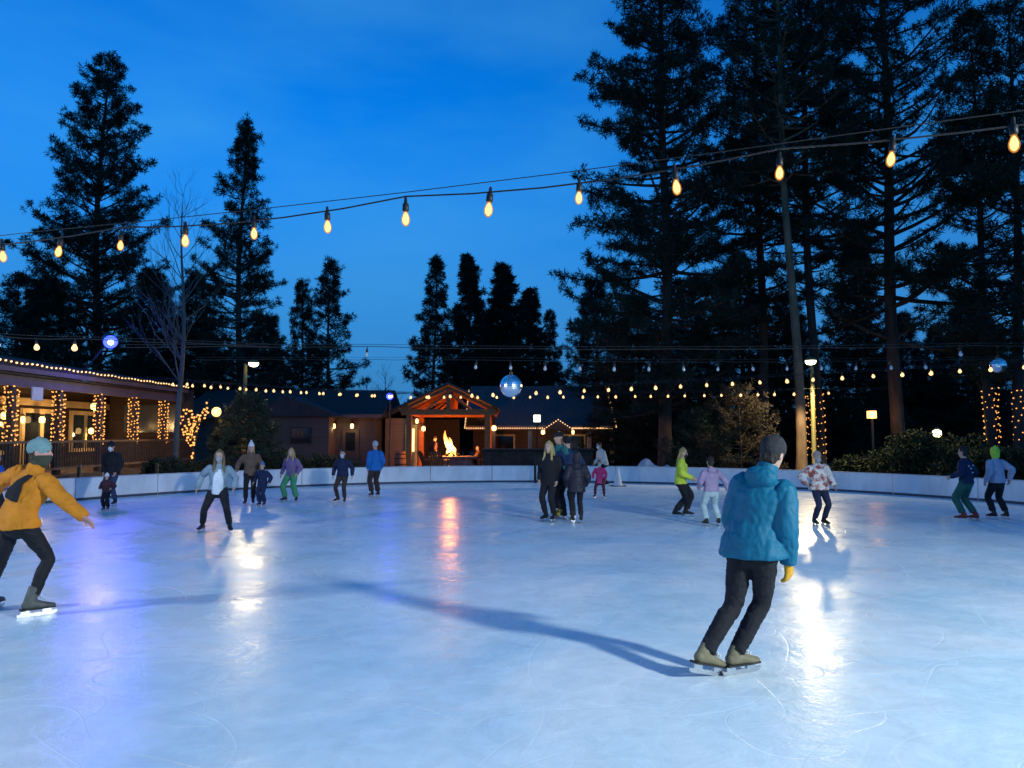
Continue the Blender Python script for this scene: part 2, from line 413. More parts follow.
    # ---- hat
    if cloth.get('hat'):
        kind, hmm = cloth['hat']; h = MB()
        X = Rh@Vector((1,0,0))
        if kind == 'beanie':
            h.tube([H(0,-.014,.034), H(0,-.014,.065), H(0,-.015,.105), H(0,-.018,.135), H(0,-.02,.146)], [(.086,.108),(.089,.110),(.078,.096),(.05,.062),(.02,.026)], 22, 4, X, 'fr')
            h.tube([H(0,-.013,.030), H(0,-.013,.048), H(0,-.014,.066)], [(.090,.112),(.093,.115),(.090,.112)], 22, 3, X, 'rr')
        elif kind == 'pointed':
            h.tube([H(0,-.014,.034), H(0,-.014,.07), H(0,-.02,.115), H(0,-.035,.17), H(0,-.05,.215)], [(.088,.11),(.088,.108),(.07,.085),(.04,.05),(.02,.022)], 18, 4, X, 'fr')
        elif kind == 'pompom':
            h.tube([H(0,-.014,.034), H(0,-.014,.068), H(0,-.015,.105), H(0,-.018,.14)], [(.088,.11),(.089,.108),(.075,.09),(.03,.04)], 18, 4, X, 'fr')
            h.ell(H(0,-.02,.165), (.035,.035,.035), 10, 8)
        elif kind == 'helmet':
            h.tube([H(0,-.02,.026), H(0,-.014,.06), H(0,-.012,.10), H(0,-.012,.145)], [(.095,.118),(.103,.124),(.088,.105),(.03,.04)], 20, 4, X, 'fr')
            h.ell(H(0,.10,.025), (.06*hs,.03*hs,.012*hs), 12, 6, Rh)
        elif kind == 'cap':
            h.tube([H(0,-.01,.02), H(0,-.01,.06), H(0,-.012,.10), H(0,-.014,.128)], [(.084,.106),(.084,.104),(.068,.084),(.025,.035)], 18, 4, X, 'fr')
            h.ell(H(0,.135,.028), (.062*hs,.06*hs,.010*hs), 14, 6, Rh)
        elif kind == 'hood':
            h.tube([H(0,-.03,-.14), H(0,-.03,-.08), H(0,-.025,0), H(0,-.025,.07), H(0,-.03,.12), H(0,-.03,.145)], [(.085,.07),(.10,.09),(.108,.105),(.10,.105),(.07,.08),(.03,.04)], 20, 3, X, 'rr')
        ho = S(h).build('hood' if kind == 'hood' else 'helmet' if kind == 'helmet' else 'hat', hmm, root)
        finish(ho, .007*s, 2, (.003*s, 25, .4))
    # ---- gloves
    if cloth.get('gloves'):
        for key, sd in (('L',-1), ('R',1)):
            e_, r_ = J['el'+key], J['wr'+key]; fd = (r_-e_).normalized()
            hn = pose.get('palm'+key); hn = Vector(hn) if hn else Rt@Vector((-sd,.15,0))
            hn = (hn-fd*hn.dot(fd)).normalized(); ac = fd.cross(hn)
            if ac.dot(Rt@Vector((0,1,0))) < 0 and not pose.get('palm'+key): ac = -ac
            gl = MB()
            gl.tube([r_-fd*.03, r_+fd*.02, r_+fd*.09], [(.043,.036),(.047,.03),(.051,.025)], 14, 3, ac, 'fr')
            for off, ln in ((.034,.085),(.011,.095),(-.012,.088),(-.034,.07)):
                p = r_+fd*.08+ac*off
                gl.tube([p, p+fd*ln*.45+ac*off*.15+hn*ln*.10, p+fd*ln*.82+hn*ln*.36, p+fd*ln*.96+hn*ln*.62], [.0165,.016,.015,.012], 10, 3)
            p = r_+fd*.02+ac*.03
            gl.tube([p, p+ac*.034+fd*.032+hn*.012, p+ac*.04+fd*.068+hn*.026], [.02,.017,.013], 10, 3)
            go = S(gl).build('glove', cloth['gloves'], root); finish(go, .006*s, 1)
    # ---- skates
    for key in 'LR':
        n_, k_, Rf = J['ank'+key], J['kn'+key], J['Rf'+key]
        def A(x, y, z): return n_ + Rf@Vector((x, y, z))
        up = (k_-n_).normalized()
        k = MB(); sf = cloth.get('shaft', 1.0)
        k.tube([A(0,-.02,-.05), A(0,-.015,0), n_+up*.07+Rf@Vector((0,-.012,0)), n_+up*.135+Rf@Vector((0,-.012,0))], [(.043,.055),(.045,.055),(.052*sf,.058*sf),(.056*sf,.060*sf)], 14, 3, Rf@Vector((1,0,0)), 'rf')
        k.tube([A(0,-.055,-.045), A(0,.02,-.040), A(0,.09,-.055), A(0,.16,-.066), A(0,.20,-.070)], [(.040,.045),(.045,.052),(.050,.038),(.048,.028),(.034,.020)], 14, 3, Rf@Vector((1,0,0)))
        ko = S(k).build('skate', cloth['skates'], root); finish(ko, .007*s, 2)
        sp = MB(); sp.prism([A(-.042,-.10,-.092), A(.042,-.10,-.092), A(.048,.10,-.092), A(.036,.21,-.092), A(-.036,.21,-.092), A(-.048,.10,-.092)], Rf@Vector((0,0,.014)))
        if fine:
            S(sp).build('sole', mat('skate_sole', (0.02,0.02,0.02), .5, .1), ko)
            lc = MB()
            for i in range(6):
                q = .06+i/5*.86; f = lambda a_, b_, c_: (1-q)**2*a_+2*q*(1-q)*b_+q*q*c_
                yy, zz = f(.128,.058,.056)+.006, f(-.020,.0,.10)
                lc.bar(A(-.026,yy-.006,zz), A(.026,yy-.006,zz+.014), .008, .007); lc.bar(A(-.026,yy-.006,zz+.014), A(.026,yy-.006,zz), .008, .007)
            S(lc).build('laces', mat('lace', (.75,.75,.72), .8, .1), ko)
        bl = MB()
        for yy in (-.06, .13): bl.prism([A(-.014,yy-.035,-.086), A(.014,yy-.035,-.086), A(.014,yy+.045,-.086), A(-.014,yy+.045,-.086)], Rf@Vector((0,0,-.042)))
        prof = [A(-.0035,-.125,-.128), A(-.0035,-.12,-.152), A(-.0035,-.09,-.160), A(-.0035,.19,-.160), A(-.0035,.225,-.148), A(-.0035,.235,-.122)]
        bl.prism(prof, Rf@Vector((.007,0,0)))
        S(bl).build('blade', STEEL, ko)
    # ---- extras
    if cloth.get('backpanel'):
        bp = MB()
        # dark slanted panel sewn across the back
        pts = [T(-.20,-.40,.12), T(.045,-.40,.11), T(.055,-.40,.385), T(.015,-.40,.39)]
        o = MB(); 
        n_ = 26
        for i in range(n_+1):
            for k2 in range(n_+1):
                u, v = i/n_, k2/n_
                p = pts[0].lerp(pts[1], u).lerp(pts[3].lerp(pts[2], u), v); o.v.append(tuple(p))
        for i in range(n_):
            for k2 in range(n_):
                a0 = i*(n_+1)+k2; o.f.append((a0, a0+n_+1, a0+n_+2, a0+1))
        oo = S(o).build('back_panel', cloth['backpanel'], root)
        sw_ = oo.modifiers.new('wrap', 'SHRINKWRAP'); sw_.target = jo; sw_.wrap_method = 'PROJECT'; sw_.use_project_y = True; sw_.use_positive_direction = True; sw_.use_negative_direction = False; sw_.offset = .012*s
        so = oo.modifiers.new('thick', 'SOLIDIFY'); so.thickness = .006*s; so.offset = 1
        dg = bpy.context.evaluated_depsgraph_get(); me = bpy.data.meshes.new_from_object(oo.evaluated_get(dg)); oo.modifiers.clear(); oo.data = me
        me.polygons.foreach_set('use_smooth', [True]*len(me.polygons))
    if cloth.get('shirt'):
        m = MB(); m.tube([T(0,.115,-.06), T(0,.125,.12), T(0,.135,.28), T(0,.085,.43)], [(.115,.05),(.11,.05),(.10,.045),(.06,.03)], 14, 4, tref)
        S(m).build('shirt', cloth['shirt'], root, True)
    if cloth.get('skirt'):
        m = MB(); m.tube([P0+Vector((0,0,-.24)), P0+Vector((0,0,-.12)), P0+Vector((0,0,.02))], [(.26,.22),(.22,.18),(.17,.13)], 18, 4, tref, 'fr')
        S(m).build('skirt', cloth['skirt'], root, True)
    if cloth.get('strips'):
        m = MB()
        for (x, z, wd) in ((-.12,.36,.05),(-.02,.30,.07),(.11,.37,.05),(.04,.20,.08)):
            m.ell(T(x,-.118-cloth.get('jfat',.022),z), (wd*.6,.014,.018), 10, 6, Rt)
        S(m).build('chest_patch', cloth['strips'], root, True)
    return root

def fab(name, col, rough=.85, var=.2, bump=.35, sc=9, bs=60): return mat(name, col, rough, var, sc, bump, bs)
black = fab('black_cloth', (.012,.012,.016)); navy = fab('navy_cloth', (.012,.02,.06)); dkbrown = fab('dark_brown_cloth', (.045,.03,.028))
denim = fab('dark_denim', (.03,.045,.10)); boot_b = mat('black_boot', (.014,.014,.015), .45, .2, 8); boot_t = mat('tan_boot', (.42,.36,.24), .5, .15, 8)
leg_b = fab('black_leggings', (.010,.010,.013), .7)
boot_r = mat('dark_red_boot', (.16,.02,.022), .5, .2, 8); boot_w = mat('off_white_boot', (.55,.53,.47), .5, .1, 8); boot_o = mat('olive_grey_boot', (.10,.10,.085), .55, .3, 14)
tiedye = mat('tie_dye_fleece', (.55,.38,.36), .95, .5, 9, .4, 90)
# a pink, white and red mottled fleece
_r = [n for n in tiedye.node_tree.nodes if n.type == 'VALTORGB'][0].color_ramp
_r.elements[0].color = (.30,.07,.07,1); _r.elements[0].position = .40; _r.elements[1].color = (.70,.62,.56,1); _r.elements[1].position = .52
_e = _r.elements.new(.46); _e.color = (.45,.25,.2,1)

person('person in a mustard yellow jacket reaching one bare hand out, teal beanie and black leggings', 29, 617, 443, -24,
  dict(jacket=fab('mustard_shell', (.64,.215,.010), .7, .14, .25), trousers=leg_b, skates=boot_o, hat=('beanie', fab('grey_teal_knit', (.22,.36,.36), .95, .2, .8, 12, 110)), gaiter=fab('olive_gaiter', (.05,.055,.035)),
       backpanel=black, hair=fab('brown_hair', (.06,.035,.02), .6, .3, .5, 20, 80), jhem=-.09, jfat=.030, pfat=.006, collar=.05, flare=.02, skin=SKINP, crease=.011),
  dict(lean=12, side=13, twist=6, hip=(-.17,-.04,-.015), footL=(-.66,-.02,12), footR=(.0,.02,-22), handR=(.46,.18,-.24), handL=(.40,.16,-.30), poleR=(.2,-.7,-.7), palmR=(.2,-.8,-.7), hyaw=-52, hpitch=2, curl=12, stoop=.965), fine=True, group='people skating near the camera')
person('person in a quilted teal blue down jacket with yellow gloves, seen from behind', 735, 675, 437, -42,
  dict(jacket=mat('teal_down', (.003,.115,.20), .6, .12, 8, .15, 45, spec=.25), trousers=black, skates=mat('olive_tan_boot', (.17,.145,.085), .55, .2, 10), hat=('beanie', fab('charcoal_knit', (.035,.035,.04), .95, .2, .8, 12, 110)), gloves=mat('yellow_glove', (.62,.30,.015), .6, .15, 10, .2, 60),
       jfat=.038, jhem=-.10, quilt=(.080,.05), hoodback=True, collar=.085, flare=.05, pfat=.011, hem=.012, shaft=.80, hair=fab('dark_hair', (.02,.014,.01), .6, .3, .5, 20, 80)),
  dict(lean=12, side=9, twist=4, hip=(.12,.10,-.005), footL=(-.14,-.22,-22,.03,-14), footR=(.0,.02,-24), handR=(.10,.12,-.50), handL=(.0,.24,-.42), poleR=(.3,-.8,-.1), poleL=(.25,-.6,-.5), hyaw=-8, hpitch=20, hroll=6, stoop=.99, sw=.158, shrug=-.012), fine=True, group='people skating near the camera')
person('adult in black jacket, white face mask and blue jeans standing behind a small child', 111, 506, 441, 178,
  dict(jacket=black, trousers=denim, skates=boot_b, hat=('beanie', black), mask=mat('white_mask', (.75,.75,.75), .8, .05), jhem=-.10, jfat=.035), dict(handR=(.0,.14,-.47), handL=(.0,.14,-.47), lean=6, hpitch=12))
person('small child in a white helmet held up by the adult in jeans', 106, 510.5, 474, 180,
  dict(jacket=fab('maroon_suit', (.055,.02,.03)), trousers=black, skates=boot_b, hat=('helmet', mat('white_helmet', (.7,.7,.72), .35, .05)), jfat=.05, pfat=.03), dict(handR=(.12,.12,-.3), handL=(.12,.12,-.3), lean=2))
person('person with long hair in an open pale denim jacket and white top, mid stride', 217, 533, 446, 190,
  dict(jacket=fab('pale_denim', (.22,.30,.36)), shirt=fab('white_shirt', (.7,.74,.8)), trousers=leg_b, skates=boot_b, mask=mat('grey_mask', (.3,.32,.35), .8, .05), hair=fab('dirty_blond_hair', (.16,.11,.06), .6, .3, .5, 20, 80), long=.30, sidehair=1, jhem=-.02, jfat=.022),
  dict(lean=16, footL=(-.26,.05,20), footR=(.34,-.22,-14,.0,0), hip=(.0,0,-.06), handR=(.22,-.02,-.44), handL=(.14,.16,-.36), twist=8, hpitch=4, side=-3))
person('person in a brown coat and tall white pointed beanie beside a child', 250, 505, 443, 200,
  dict(jacket=fab('brown_coat', (.13,.08,.055)), trousers=black, skates=boot_b, hat=('pointed', fab('white_knit', (.72,.72,.76), .95, .1, .7, 12, 100)), hair=fab('blond_hair', (.40,.27,.12), .6, .3, .5, 20, 80), long=.34, jhem=-.12, jfat=.03),
  dict(footL=(-.08,-.05,0), footR=(.13,.12,-12), handR=(.22,.12,-.4), handL=(.1,.05,-.48)))
person('child in a navy snowsuit and blue knit hat beside the brown coat', 262, 506, 463, 170,
  dict(jacket=navy, trousers=navy, skates=boot_b, hat=('pompom', fab('blue_knit', (.09,.17,.40), .95, .2, .7, 12, 100)), jfat=.045, pfat=.03), dict(handR=(.2,.05,-.4), handL=(.15,.05,-.42)))
person('blond skater in a purple jacket and bright green trousers', 291, 502, 447, 165,
  dict(jacket=fab('purple_jacket', (.17,.11,.24)), trousers=fab('green_trousers', (.06,.27,.13)), skates=boot_b, hair=fab('blond_hair', (.40,.27,.12)), long=.28, sidehair=1, jfat=.03, pfat=.03, jhem=-.08),
  dict(footL=(-.20,0,22), footR=(.24,-.02,-18), hip=(0,0,-.04), handR=(.20,0,-.46), handL=(.10,.14,-.42), lean=5))
person('skater in a navy jacket with pale face mask and brown trousers', 344, 503, 449, 176,
  dict(jacket=navy, trousers=dkbrown, skates=boot_b, hair=fab('dark_hair', (.02,.014,.01)), mask=mat('blue_mask', (.45,.58,.72), .8, .05), jhem=-.05, jfat=.03, strips=None),
  dict(footL=(-.02,0,10), footR=(.26,-.16,-24,.02,-6), handR=(.17,-.05,-.46), handL=(.14,-.02,-.47), hip=(.06,0,-.03)))
person('adult in bright blue jacket and grey beanie, back turned, near the far boards', 375, 497, 441, 35,
  dict(jacket=fab('bright_blue_jacket', (.012,.13,.42)), trousers=dkbrown, skates=boot_b, hat=('beanie', fab('pale_grey_knit', (.4,.42,.46))), jhem=-.12, jfat=.035, pfat=.025),
  dict(handR=(.05,.10,-.48), handL=(.05,.08,-.48), lean=3))
person('blond person in a long black coat, at the left of the tight group', 550, 521.5, 441, 150,
  dict(jacket=black, trousers=black, skates=boot_b, hair=fab('yellow_blond_hair', (.40,.31,.12)), long=.30, sidehair=1, jhem=-.16, jfat=.03),
  dict(handR=(.04,.10,-.48), handL=(.03,.06,-.50)))
person('tall person in a green jacket and black cap amid the tight group', 561, 518, 431, 118,
  dict(jacket=fab('green_teal_jacket', (.03,.16,.15)), trousers=black, skates=mat('yellow_brown_boot', (.35,.27,.05), .5, .2), hat=('cap', black), jhem=-.14, jfat=.035),
  dict(handR=(.0,.14,-.47), handL=(.04,.16,-.44), footL=(-.12,.04,10), footR=(.13,-.05,-5)))
person('tall person in a navy jacket, head bowed, behind the hooded coat', 569, 519, 436, 20,
  dict(jacket=fab('deep_navy_jacket', (.014,.03,.085)), trousers=black, skates=boot_b, hat=('beanie', black), jhem=-.10, jfat=.04),
  dict(handR=(.1,.05,-.48), handL=(.1,.05,-.48), hpitch=10, lean=7))
person('person in a dark hooded puffer coat seen from behind in the tight group', 577, 523, 452, 6,
  dict(jacket=mat('dark_down', (.016,.015,.026), .55, .2, 9, .15, 50), trousers=black, skates=boot_b, hat=('hood', mat('dark_down', (.016,.015,.026))), jhem=-.20, jfat=.05, quilt=(.09,.06), noface=1),
  dict(handR=(.06,.10,-.46), handL=(.06,.10,-.46), lean=3))
person('dark haired person in a cream jacket skating behind a child in pink', 603, 487, 440, 112,
  dict(jacket=fab('cream_jacket', (.58,.54,.47)), trousers=black, skates=boot_b, hair=fab('dark_hair', (.02,.014,.01)), mask=mat('white_mask', (.75,.75,.75)), jhem=-.08, jfat=.035),
  dict(lean=20, handR=(.0,.32,-.35), handL=(.05,.30,-.36), footL=(-.05,.14,0), footR=(.10,-.24,-8,.02,-10), hip=(0,-.05,-.05), hpitch=10))
person('child in a pink jacket and skirt with legs apart, near the cream jacket', 600, 498, 460, 172,
  dict(jacket=fab('pink_jacket', (.50,.04,.14)), skirt=fab('pink_skirt', (.55,.05,.16)), trousers=fab('maroon_leggings', (.10,.02,.04)), skates=boot_b, hair=fab('dark_hair', (.02,.014,.01)), mask=mat('teal_mask', (.25,.55,.52), .8, .05), jhem=-.02, jfat=.03),
  dict(footL=(-.20,0,15), footR=(.24,-.05,-18), hip=(0,0,-.04), handR=(.14,.1,-.4), handL=(.1,.0,-.45)))
person('long haired skater in a neon yellow jacket and black trousers', 682, 517, 447, -105,
  dict(jacket=fab('neon_yellow_jacket', (.52,.62,.05), .7), trousers=black, skates=boot_b, hair=fab('tan_hair', (.30,.22,.08)), long=.32, mask=mat('black_mask', (.02,.02,.02), .8, .05), jhem=-.10, jfat=.035, pfat=.025),
  dict(footL=(-.10,.10,0), footR=(.08,-.16,0,.0,0), handR=(.04,.30,-.34), handL=(.06,.26,-.38), hip=(0,-.02,-.025), lean=5, hpitch=6))
person('skater in a lavender hooded jacket and pale mint trousers, back turned', 712, 526, 456, 8,
  dict(jacket=fab('lavender_jacket', (.33,.25,.37)), trousers=fab('pale_mint_trousers', (.40,.50,.50)), skates=boot_b, hair=fab('dark_hair', (.02,.014,.01)), jhem=-.06, jfat=.035, pfat=.022, hoodback=True, hem=.02),
  dict(footL=(-.16,-.02,10), footR=(.20,.03,-12), handR=(.26,.0,-.44), handL=(.10,.16,-.40), hip=(0,0,-.03)))
person('skater in a pink and white tie dye fleece with arms held out', 819, 526, 450, 186,
  dict(jacket=tiedye, trousers=fab('dark_navy_jeans', (.014,.02,.05)), skates=boot_b, hat=('beanie', fab('tan_knit', (.36,.28,.22), .95, .2, .7, 12, 100)), mask=mat('grey_mask', (.3,.32,.35)), jhem=-.08, jfat=.05, flare=.02),
  dict(footL=(-.12,.02,8), footR=(.10,-.02,-4), handR=(.22,.14,-.30), handL=(.18,.06,-.44), side=5, hip=(-.02,0,-.04)))
person('skater in a navy top with white patches, green trousers and dark red skates', 968, 521, 446, 35,
  dict(jacket=navy, trousers=fab('dark_green_trousers', (.02,.09,.07)), skates=boot_r, hair=fab('dark_hair', (.02,.014,.01)), strips=mat('white_print', (.55,.6,.65), .8, .05), jhem=-.06, jfat=.03, pfat=.022, shirt=None),
  dict(footL=(-.12,.04,16), footR=(.17,-.10,-10,.0,0), handR=(.10,.10,-.44), handL=(.14,.20,-.32), hip=(0,0,-.02), lean=5))
person('skater with a neon green hood, pale lavender top and dark trousers, back turned', 999, 519, 447, 12,
  dict(jacket=fab('pale_lavender_top', (.36,.35,.46)), trousers=black, skates=boot_b, hat=('hood', fab('neon_green_hood', (.40,.62,.06), .7)), jhem=-.07, jfat=.035, pfat=.02, noface=1),
  dict(footL=(-.15,0,10), footR=(.17,-.06,-12), handR=(.08,-.10,-.44), handL=(.12,.06,-.46), lean=6))
person('person in a royal blue hooded coat behind the mustard yellow jacket', -9, 530, 452, -20,
  dict(jacket=fab('royal_blue_coat', (.01,.06,.34)), trousers=black, skates=boot_b, hat=('hood', fab('royal_blue_coat', (.01,.06,.34))), jhem=-.12, jfat=.04, noface=1),
  dict(handR=(.10,.10,-.46), handL=(.1,.1,-.46)))
# ------------------------------------------------------------------ trees
def np_mesh(name, V, Q, m, smooth=False):
    me = bpy.data.meshes.new(name); V = np.asarray(V, dtype=np.float32); Q = np.asarray(Q, dtype=np.int32)
    me.vertices.add(len(V)); me.vertices.foreach_set('co', V.ravel())
    me.loops.add(Q.size); me.loops.foreach_set('vertex_index', Q.ravel())
    me.polygons.add(len(Q)); me.polygons.foreach_set('loop_start', np.arange(0, Q.size, Q.shape[1], dtype=np.int32))
    if smooth: me.polygons.foreach_set('use_smooth', np.ones(len(Q), dtype=bool))
    me.update(calc_edges=True); me.materials.append(m); return me
def unit(a): return a/np.maximum(1e-9, np.linalg.norm(a, axis=1, keepdims=True))
def prisms(p0, p1, r0, r1, n=5):
    p0, p1 = np.asarray(p0, float), np.asarray(p1, float); r0 = np.asarray(r0, float)[:, None]; r1 = np.asarray(r1, float)[:, None]
    t = unit(p1-p0); ref = np.where(np.abs(t[:, 2:3]) > .9, np.array([[1., 0, 0]]), np.array([[0, 0, 1.]]))
    a = unit(np.cross(t, ref)); b = np.cross(t, a); m = len(p0); V = np.empty((m, 2*n, 3))
    for k in range(n):
        th = 2*math.pi*k/n; d = a*math.cos(th)+b*math.sin(th)
        V[:, k] = p0+d*r0; V[:, n+k] = p1+d*r1
    base = (np.arange(m)*2*n)[:, None]
    Q = np.concatenate([base+np.array([[k, (k+1) % n, n+(k+1) % n, n+k]]) for k in range(n)], axis=0)
    return V.reshape(-1, 3), Q
def tufts(pos, dirs, K, L, W, spread, rg):
    """needle bunches: K thin blades round each twig tip"""
    T = len(pos)
    d = unit(np.repeat(dirs, K, 0)*(1-spread) + rg.normal(size=(T*K, 3))*spread)
    p = np.repeat(pos, K, 0) + rg.normal(size=(T*K, 3))*L*0.12
    ln = L*rg.uniform(.6, 1.15, (T*K, 1)); s = unit(np.cross(d, rg.normal(size=(T*K, 3))))*W*rg.uniform(.6, 1.2, (T*K, 1))
    V = np.stack([p, p+d*ln*.45+s, p+d*ln, p+d*ln*.45-s], 1).reshape(-1, 3)
    return V, np.arange(T*K*4).reshape(-1, 4)
def merge(parts):
    Vs, Qs, o = [], [], 0
    for V, Q in parts: Vs.append(V); Qs.append(Q+o); o += len(V)
    return np.concatenate(Vs), np.concatenate(Qs)

def leafmat(name, c1, c2, rough=.75):
    m, nt, b = newmat(name); b.inputs['Roughness'].default_value = rough; b.inputs['Specular IOR Level'].default_value = .2
    g = nt.nodes.new('ShaderNodeNewGeometry'); rp = nt.nodes.new('ShaderNodeValToRGB')
    rp.color_ramp.elements[0].color = (*c1, 1); rp.color_ramp.elements[1].color = (*c2, 1)
    nt.links.new(g.outputs['Random Per Island'], rp.inputs['Fac']); nt.links.new(rp.outputs['Color'], b.inputs['Base Color'])
    return m
NEEDLE = leafmat('pine_needles', (.014,.024,.016), (.032,.045,.026))
NEEDLE2 = leafmat('fir_needles', (.012,.024,.017), (.028,.042,.027))
LEAF = leafmat('shrub_leaves', (.018,.027,.012), (.045,.052,.024))
BARK = mat('pine_bark', (.075,.050,.038), .9, .5, 3.0, .9, 14, stretch=(1,1,.25))
BARKD = mat('dark_bark', (.04,.032,.028), .9, .5, 3.0, .8, 14, stretch=(1,1,.25))
BIRCH = mat('pale_bark', (.12,.11,.095), .85, .35, 4.0, .3, 20, stretch=(1,1,.5))

def conifer(name, label, base, h, cb, rmax, seed, shape='pine', dens=1.0, tr=.3, lean=(0,0), K=22, L=.32, W=.021, gap=.5, mneed=None, bark=None, trunk_cut=None, group=None, crown_bias=None, rz=0, dup=.45):
    """trunk with limbs + needle crown; shape 'pine' is loose and irregular, 'fir' a dense cone"""
    rg = np.random.default_rng(seed); rr = random.Random(seed)
    ctr = lambda z: np.array([lean[0]*z + .12*math.sin(z*.35+seed), lean[1]*z + .12*math.cos(z*.27+seed), z])
    zs = np.linspace(-.3, h, 26)
    def trad(z): return max(.015, tr*(1-max(0, z)/h)**.8*(1+.35*math.exp(-max(0, z)/.5)))
    tp = np.array([ctr(z) for z in zs]); trd = np.array([trad(z) for z in zs])
    segs = [(tp[:-1], tp[1:], trd[:-1], trd[1:])]
    S0, S1, R0, R1 = [], [], [], []
    tpos, tdir = [], []
    tw0, tw1 = [], []
    z = cb
    while z < h-.25:
        t = (z-cb)/(h-cb)
        if shape == 'pine': prof = (min(1, (t+.12)/.30))**.7*(1-t)**.80*1.24 + .05
        elif shape == 'cone': prof = (1-t)**.85 + .05
        else: prof = (1-t)**.75*min(1, .75+t) + .05
        nb = rr.choice((3, 4, 4, 5)) if shape == 'pine' else rr.choice((5, 6, 6))
        a0 = rr.random()*6.28
        for k in range(nb):
            if rr.random() < (.12 if shape == 'pine' else .03): continue
            az = a0 + 6.28*k/nb + rr.uniform(-.35, .35)
            Lb = rmax*prof*(rr.uniform(.42, 1.2) if shape == 'pine' else rr.uniform(.8, 1.08))
            if crown_bias: Lb *= 1+crown_bias[1]*math.cos(az-crown_bias[0])
            el = (.60*t-.10+rr.uniform(-.38, .36)) if shape == 'pine' else (-.28+.75*t+rr.uniform(-.08, .08))
            p = ctr(z); nseg = 5; d = np.array([math.cos(az)*math.cos(el), math.sin(az)*math.cos(el), math.sin(el)])
            rb = min(trad(z)*.5, .012+.018*Lb); path = [p]
            for i in range(nseg):
                d = d + np.array([rr.uniform(-.12, .12), rr.uniform(-.12, .12), (.10 if shape == 'pine' else .07)+rr.uniform(-.05, .05)]); d /= np.linalg.norm(d)
                q = p + d*Lb/nseg; S0.append(p); S1.append(q); R0.append(rb*(1-i/nseg*.85)); R1.append(rb*(1-(i+1)/nseg*.85)); p = q; path.append(p)
            # side twigs with needle tufts
            st = (.38 if shape == 'pine' else .15)
            step = (.30 if shape == 'pine' else .22)/dens
            s = st*Lb + rr.random()*.2
            while s < Lb:
                f = s/Lb*nseg; i = min(nseg-1, int(f)); q = path[i]+(path[i+1]-path[i])*(f-i); bd = path[i+1]-path[i]; bd = bd/np.linalg.norm(bd)
                for sgn in (-1, 1):
                    if rr.random() < .18: continue
                    sd = np.array([-bd[1], bd[0], 0])*sgn; sd /= max(1e-6, np.linalg.norm(sd))
                    tl = (.22+.30*(Lb-s)*rr.uniform(.5, 1.0)) if shape == 'pine' else (.12+.34*(Lb-s)*rr.uniform(.7, 1))
                    tl = min(tl, 1.25)
                    td = bd*.6+sd*rr.uniform(.5, 1)+np.array([0, 0, rr.uniform(-.15, .35) if shape == 'pine' else rr.uniform(-.25, .05)]); td /= np.linalg.norm(td)
                    e = q+td*tl; tw0.append(q); tw1.append(e); tpos.append(e); tdir.append(td)
                    if tl > .5: tpos.append(q+td*tl*.55); tdir.append(td)
                s += step*rr.uniform(.8, 1.3)
            tpos.append(path[-1]); tdir.append(d)
        z += gap*rr.uniform(.7, 1.3)*(1-.35*t)
    tpos.append(ctr(h)); tdir.append(np.array([0, 0, 1.])); tpos.append(ctr(h-.2)); tdir.append(np.array([0, 0, 1.]))
    parts = [prisms(*segs[0], n=12), prisms(S0, S1, R0, R1, 5)]
    if tw0: parts.append(prisms(tw0, tw1, [.014]*len(tw0), [.006]*len(tw0), 3))
    V, Q = merge(parts)
    root = empty(name, base, label, 'tree', group, rz)
    inst('trunk', np_mesh('trunk', V, Q, bark or BARK, True), (0,0,0), root)
    tpos, tdir = np.array(tpos), np.array(tdir)
    ex = rg.normal(size=tpos.shape)*(.16 if shape == 'pine' else .10); kk = rg.random(len(tpos)) < dup; tpos = np.concatenate([tpos, (tpos+ex)[kk]]); tdir = np.concatenate([tdir, unit(tdir+ex*2)[kk]])
    V, Q = tufts(tpos, tdir, K, L, W, .62 if shape == 'pine' else .45, rg)
    inst('crown', np_mesh('crown', V, Q, mneed or NEEDLE), (0,0,0), root)
    return root
def copy_tree(o, loc, rz, sc, label):
    c = o.copy(); COL.objects.link(c); c.location = loc; c.rotation_euler = (0,0,rz); c.scale = (sc if isinstance(sc, tuple) else (sc,sc,sc)); c['label'] = label
    for ch in list(o.children):
        d = ch.copy(); COL.objects.link(d); d.parent = c
    return c
def gp(px, D): return Vector(((px-CX)/F*D, D, 0))

GR = 'pines round the rink'
# big pines behind the far boards, in the right half
T1 = conifer('pine_tree', 'massive dense pine with branches almost to the ground, behind the neon yellow jacket', gp(667,34), 29, 3.0, 4.5, 11, tr=.31, dens=1.2, gap=.39, group=GR, dup=.6)
T2 = conifer('pine_tree', 'slim dark pine trunk just behind the trunk that the lamp lights', gp(763,37), 31, 7, 3.6, 12, tr=.25, group=GR, dens=1.0, gap=.48, dup=.32)
p0 = gp(800,31.6); p1 = P(777,60,32.2); lx = (p1.x-p0.x)/p1.z; ly = .02
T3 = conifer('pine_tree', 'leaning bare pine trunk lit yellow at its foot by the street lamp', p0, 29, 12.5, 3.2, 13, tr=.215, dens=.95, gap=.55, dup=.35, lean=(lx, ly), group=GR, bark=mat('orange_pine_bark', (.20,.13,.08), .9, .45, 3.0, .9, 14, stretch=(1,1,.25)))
T4 = conifer('pine_tree', 'dark straight pine with its foot wrapped in fairy lights beside the street lamp', gp(817,33.5), 30, 8, 3.9, 14, tr=.22, lean=(-.016,0), group=GR, bark=BARKD, dens=1.0, gap=.48, dup=.32)
T5 = conifer('pine_tree', 'tall pine with a thick clean trunk and long open side limbs, behind the green shrubs', gp(896,33.5), 31, 6.0, 5.6, 15, tr=.30, lean=(0,0), group=GR, dens=1.0, gap=.60, dup=.4)
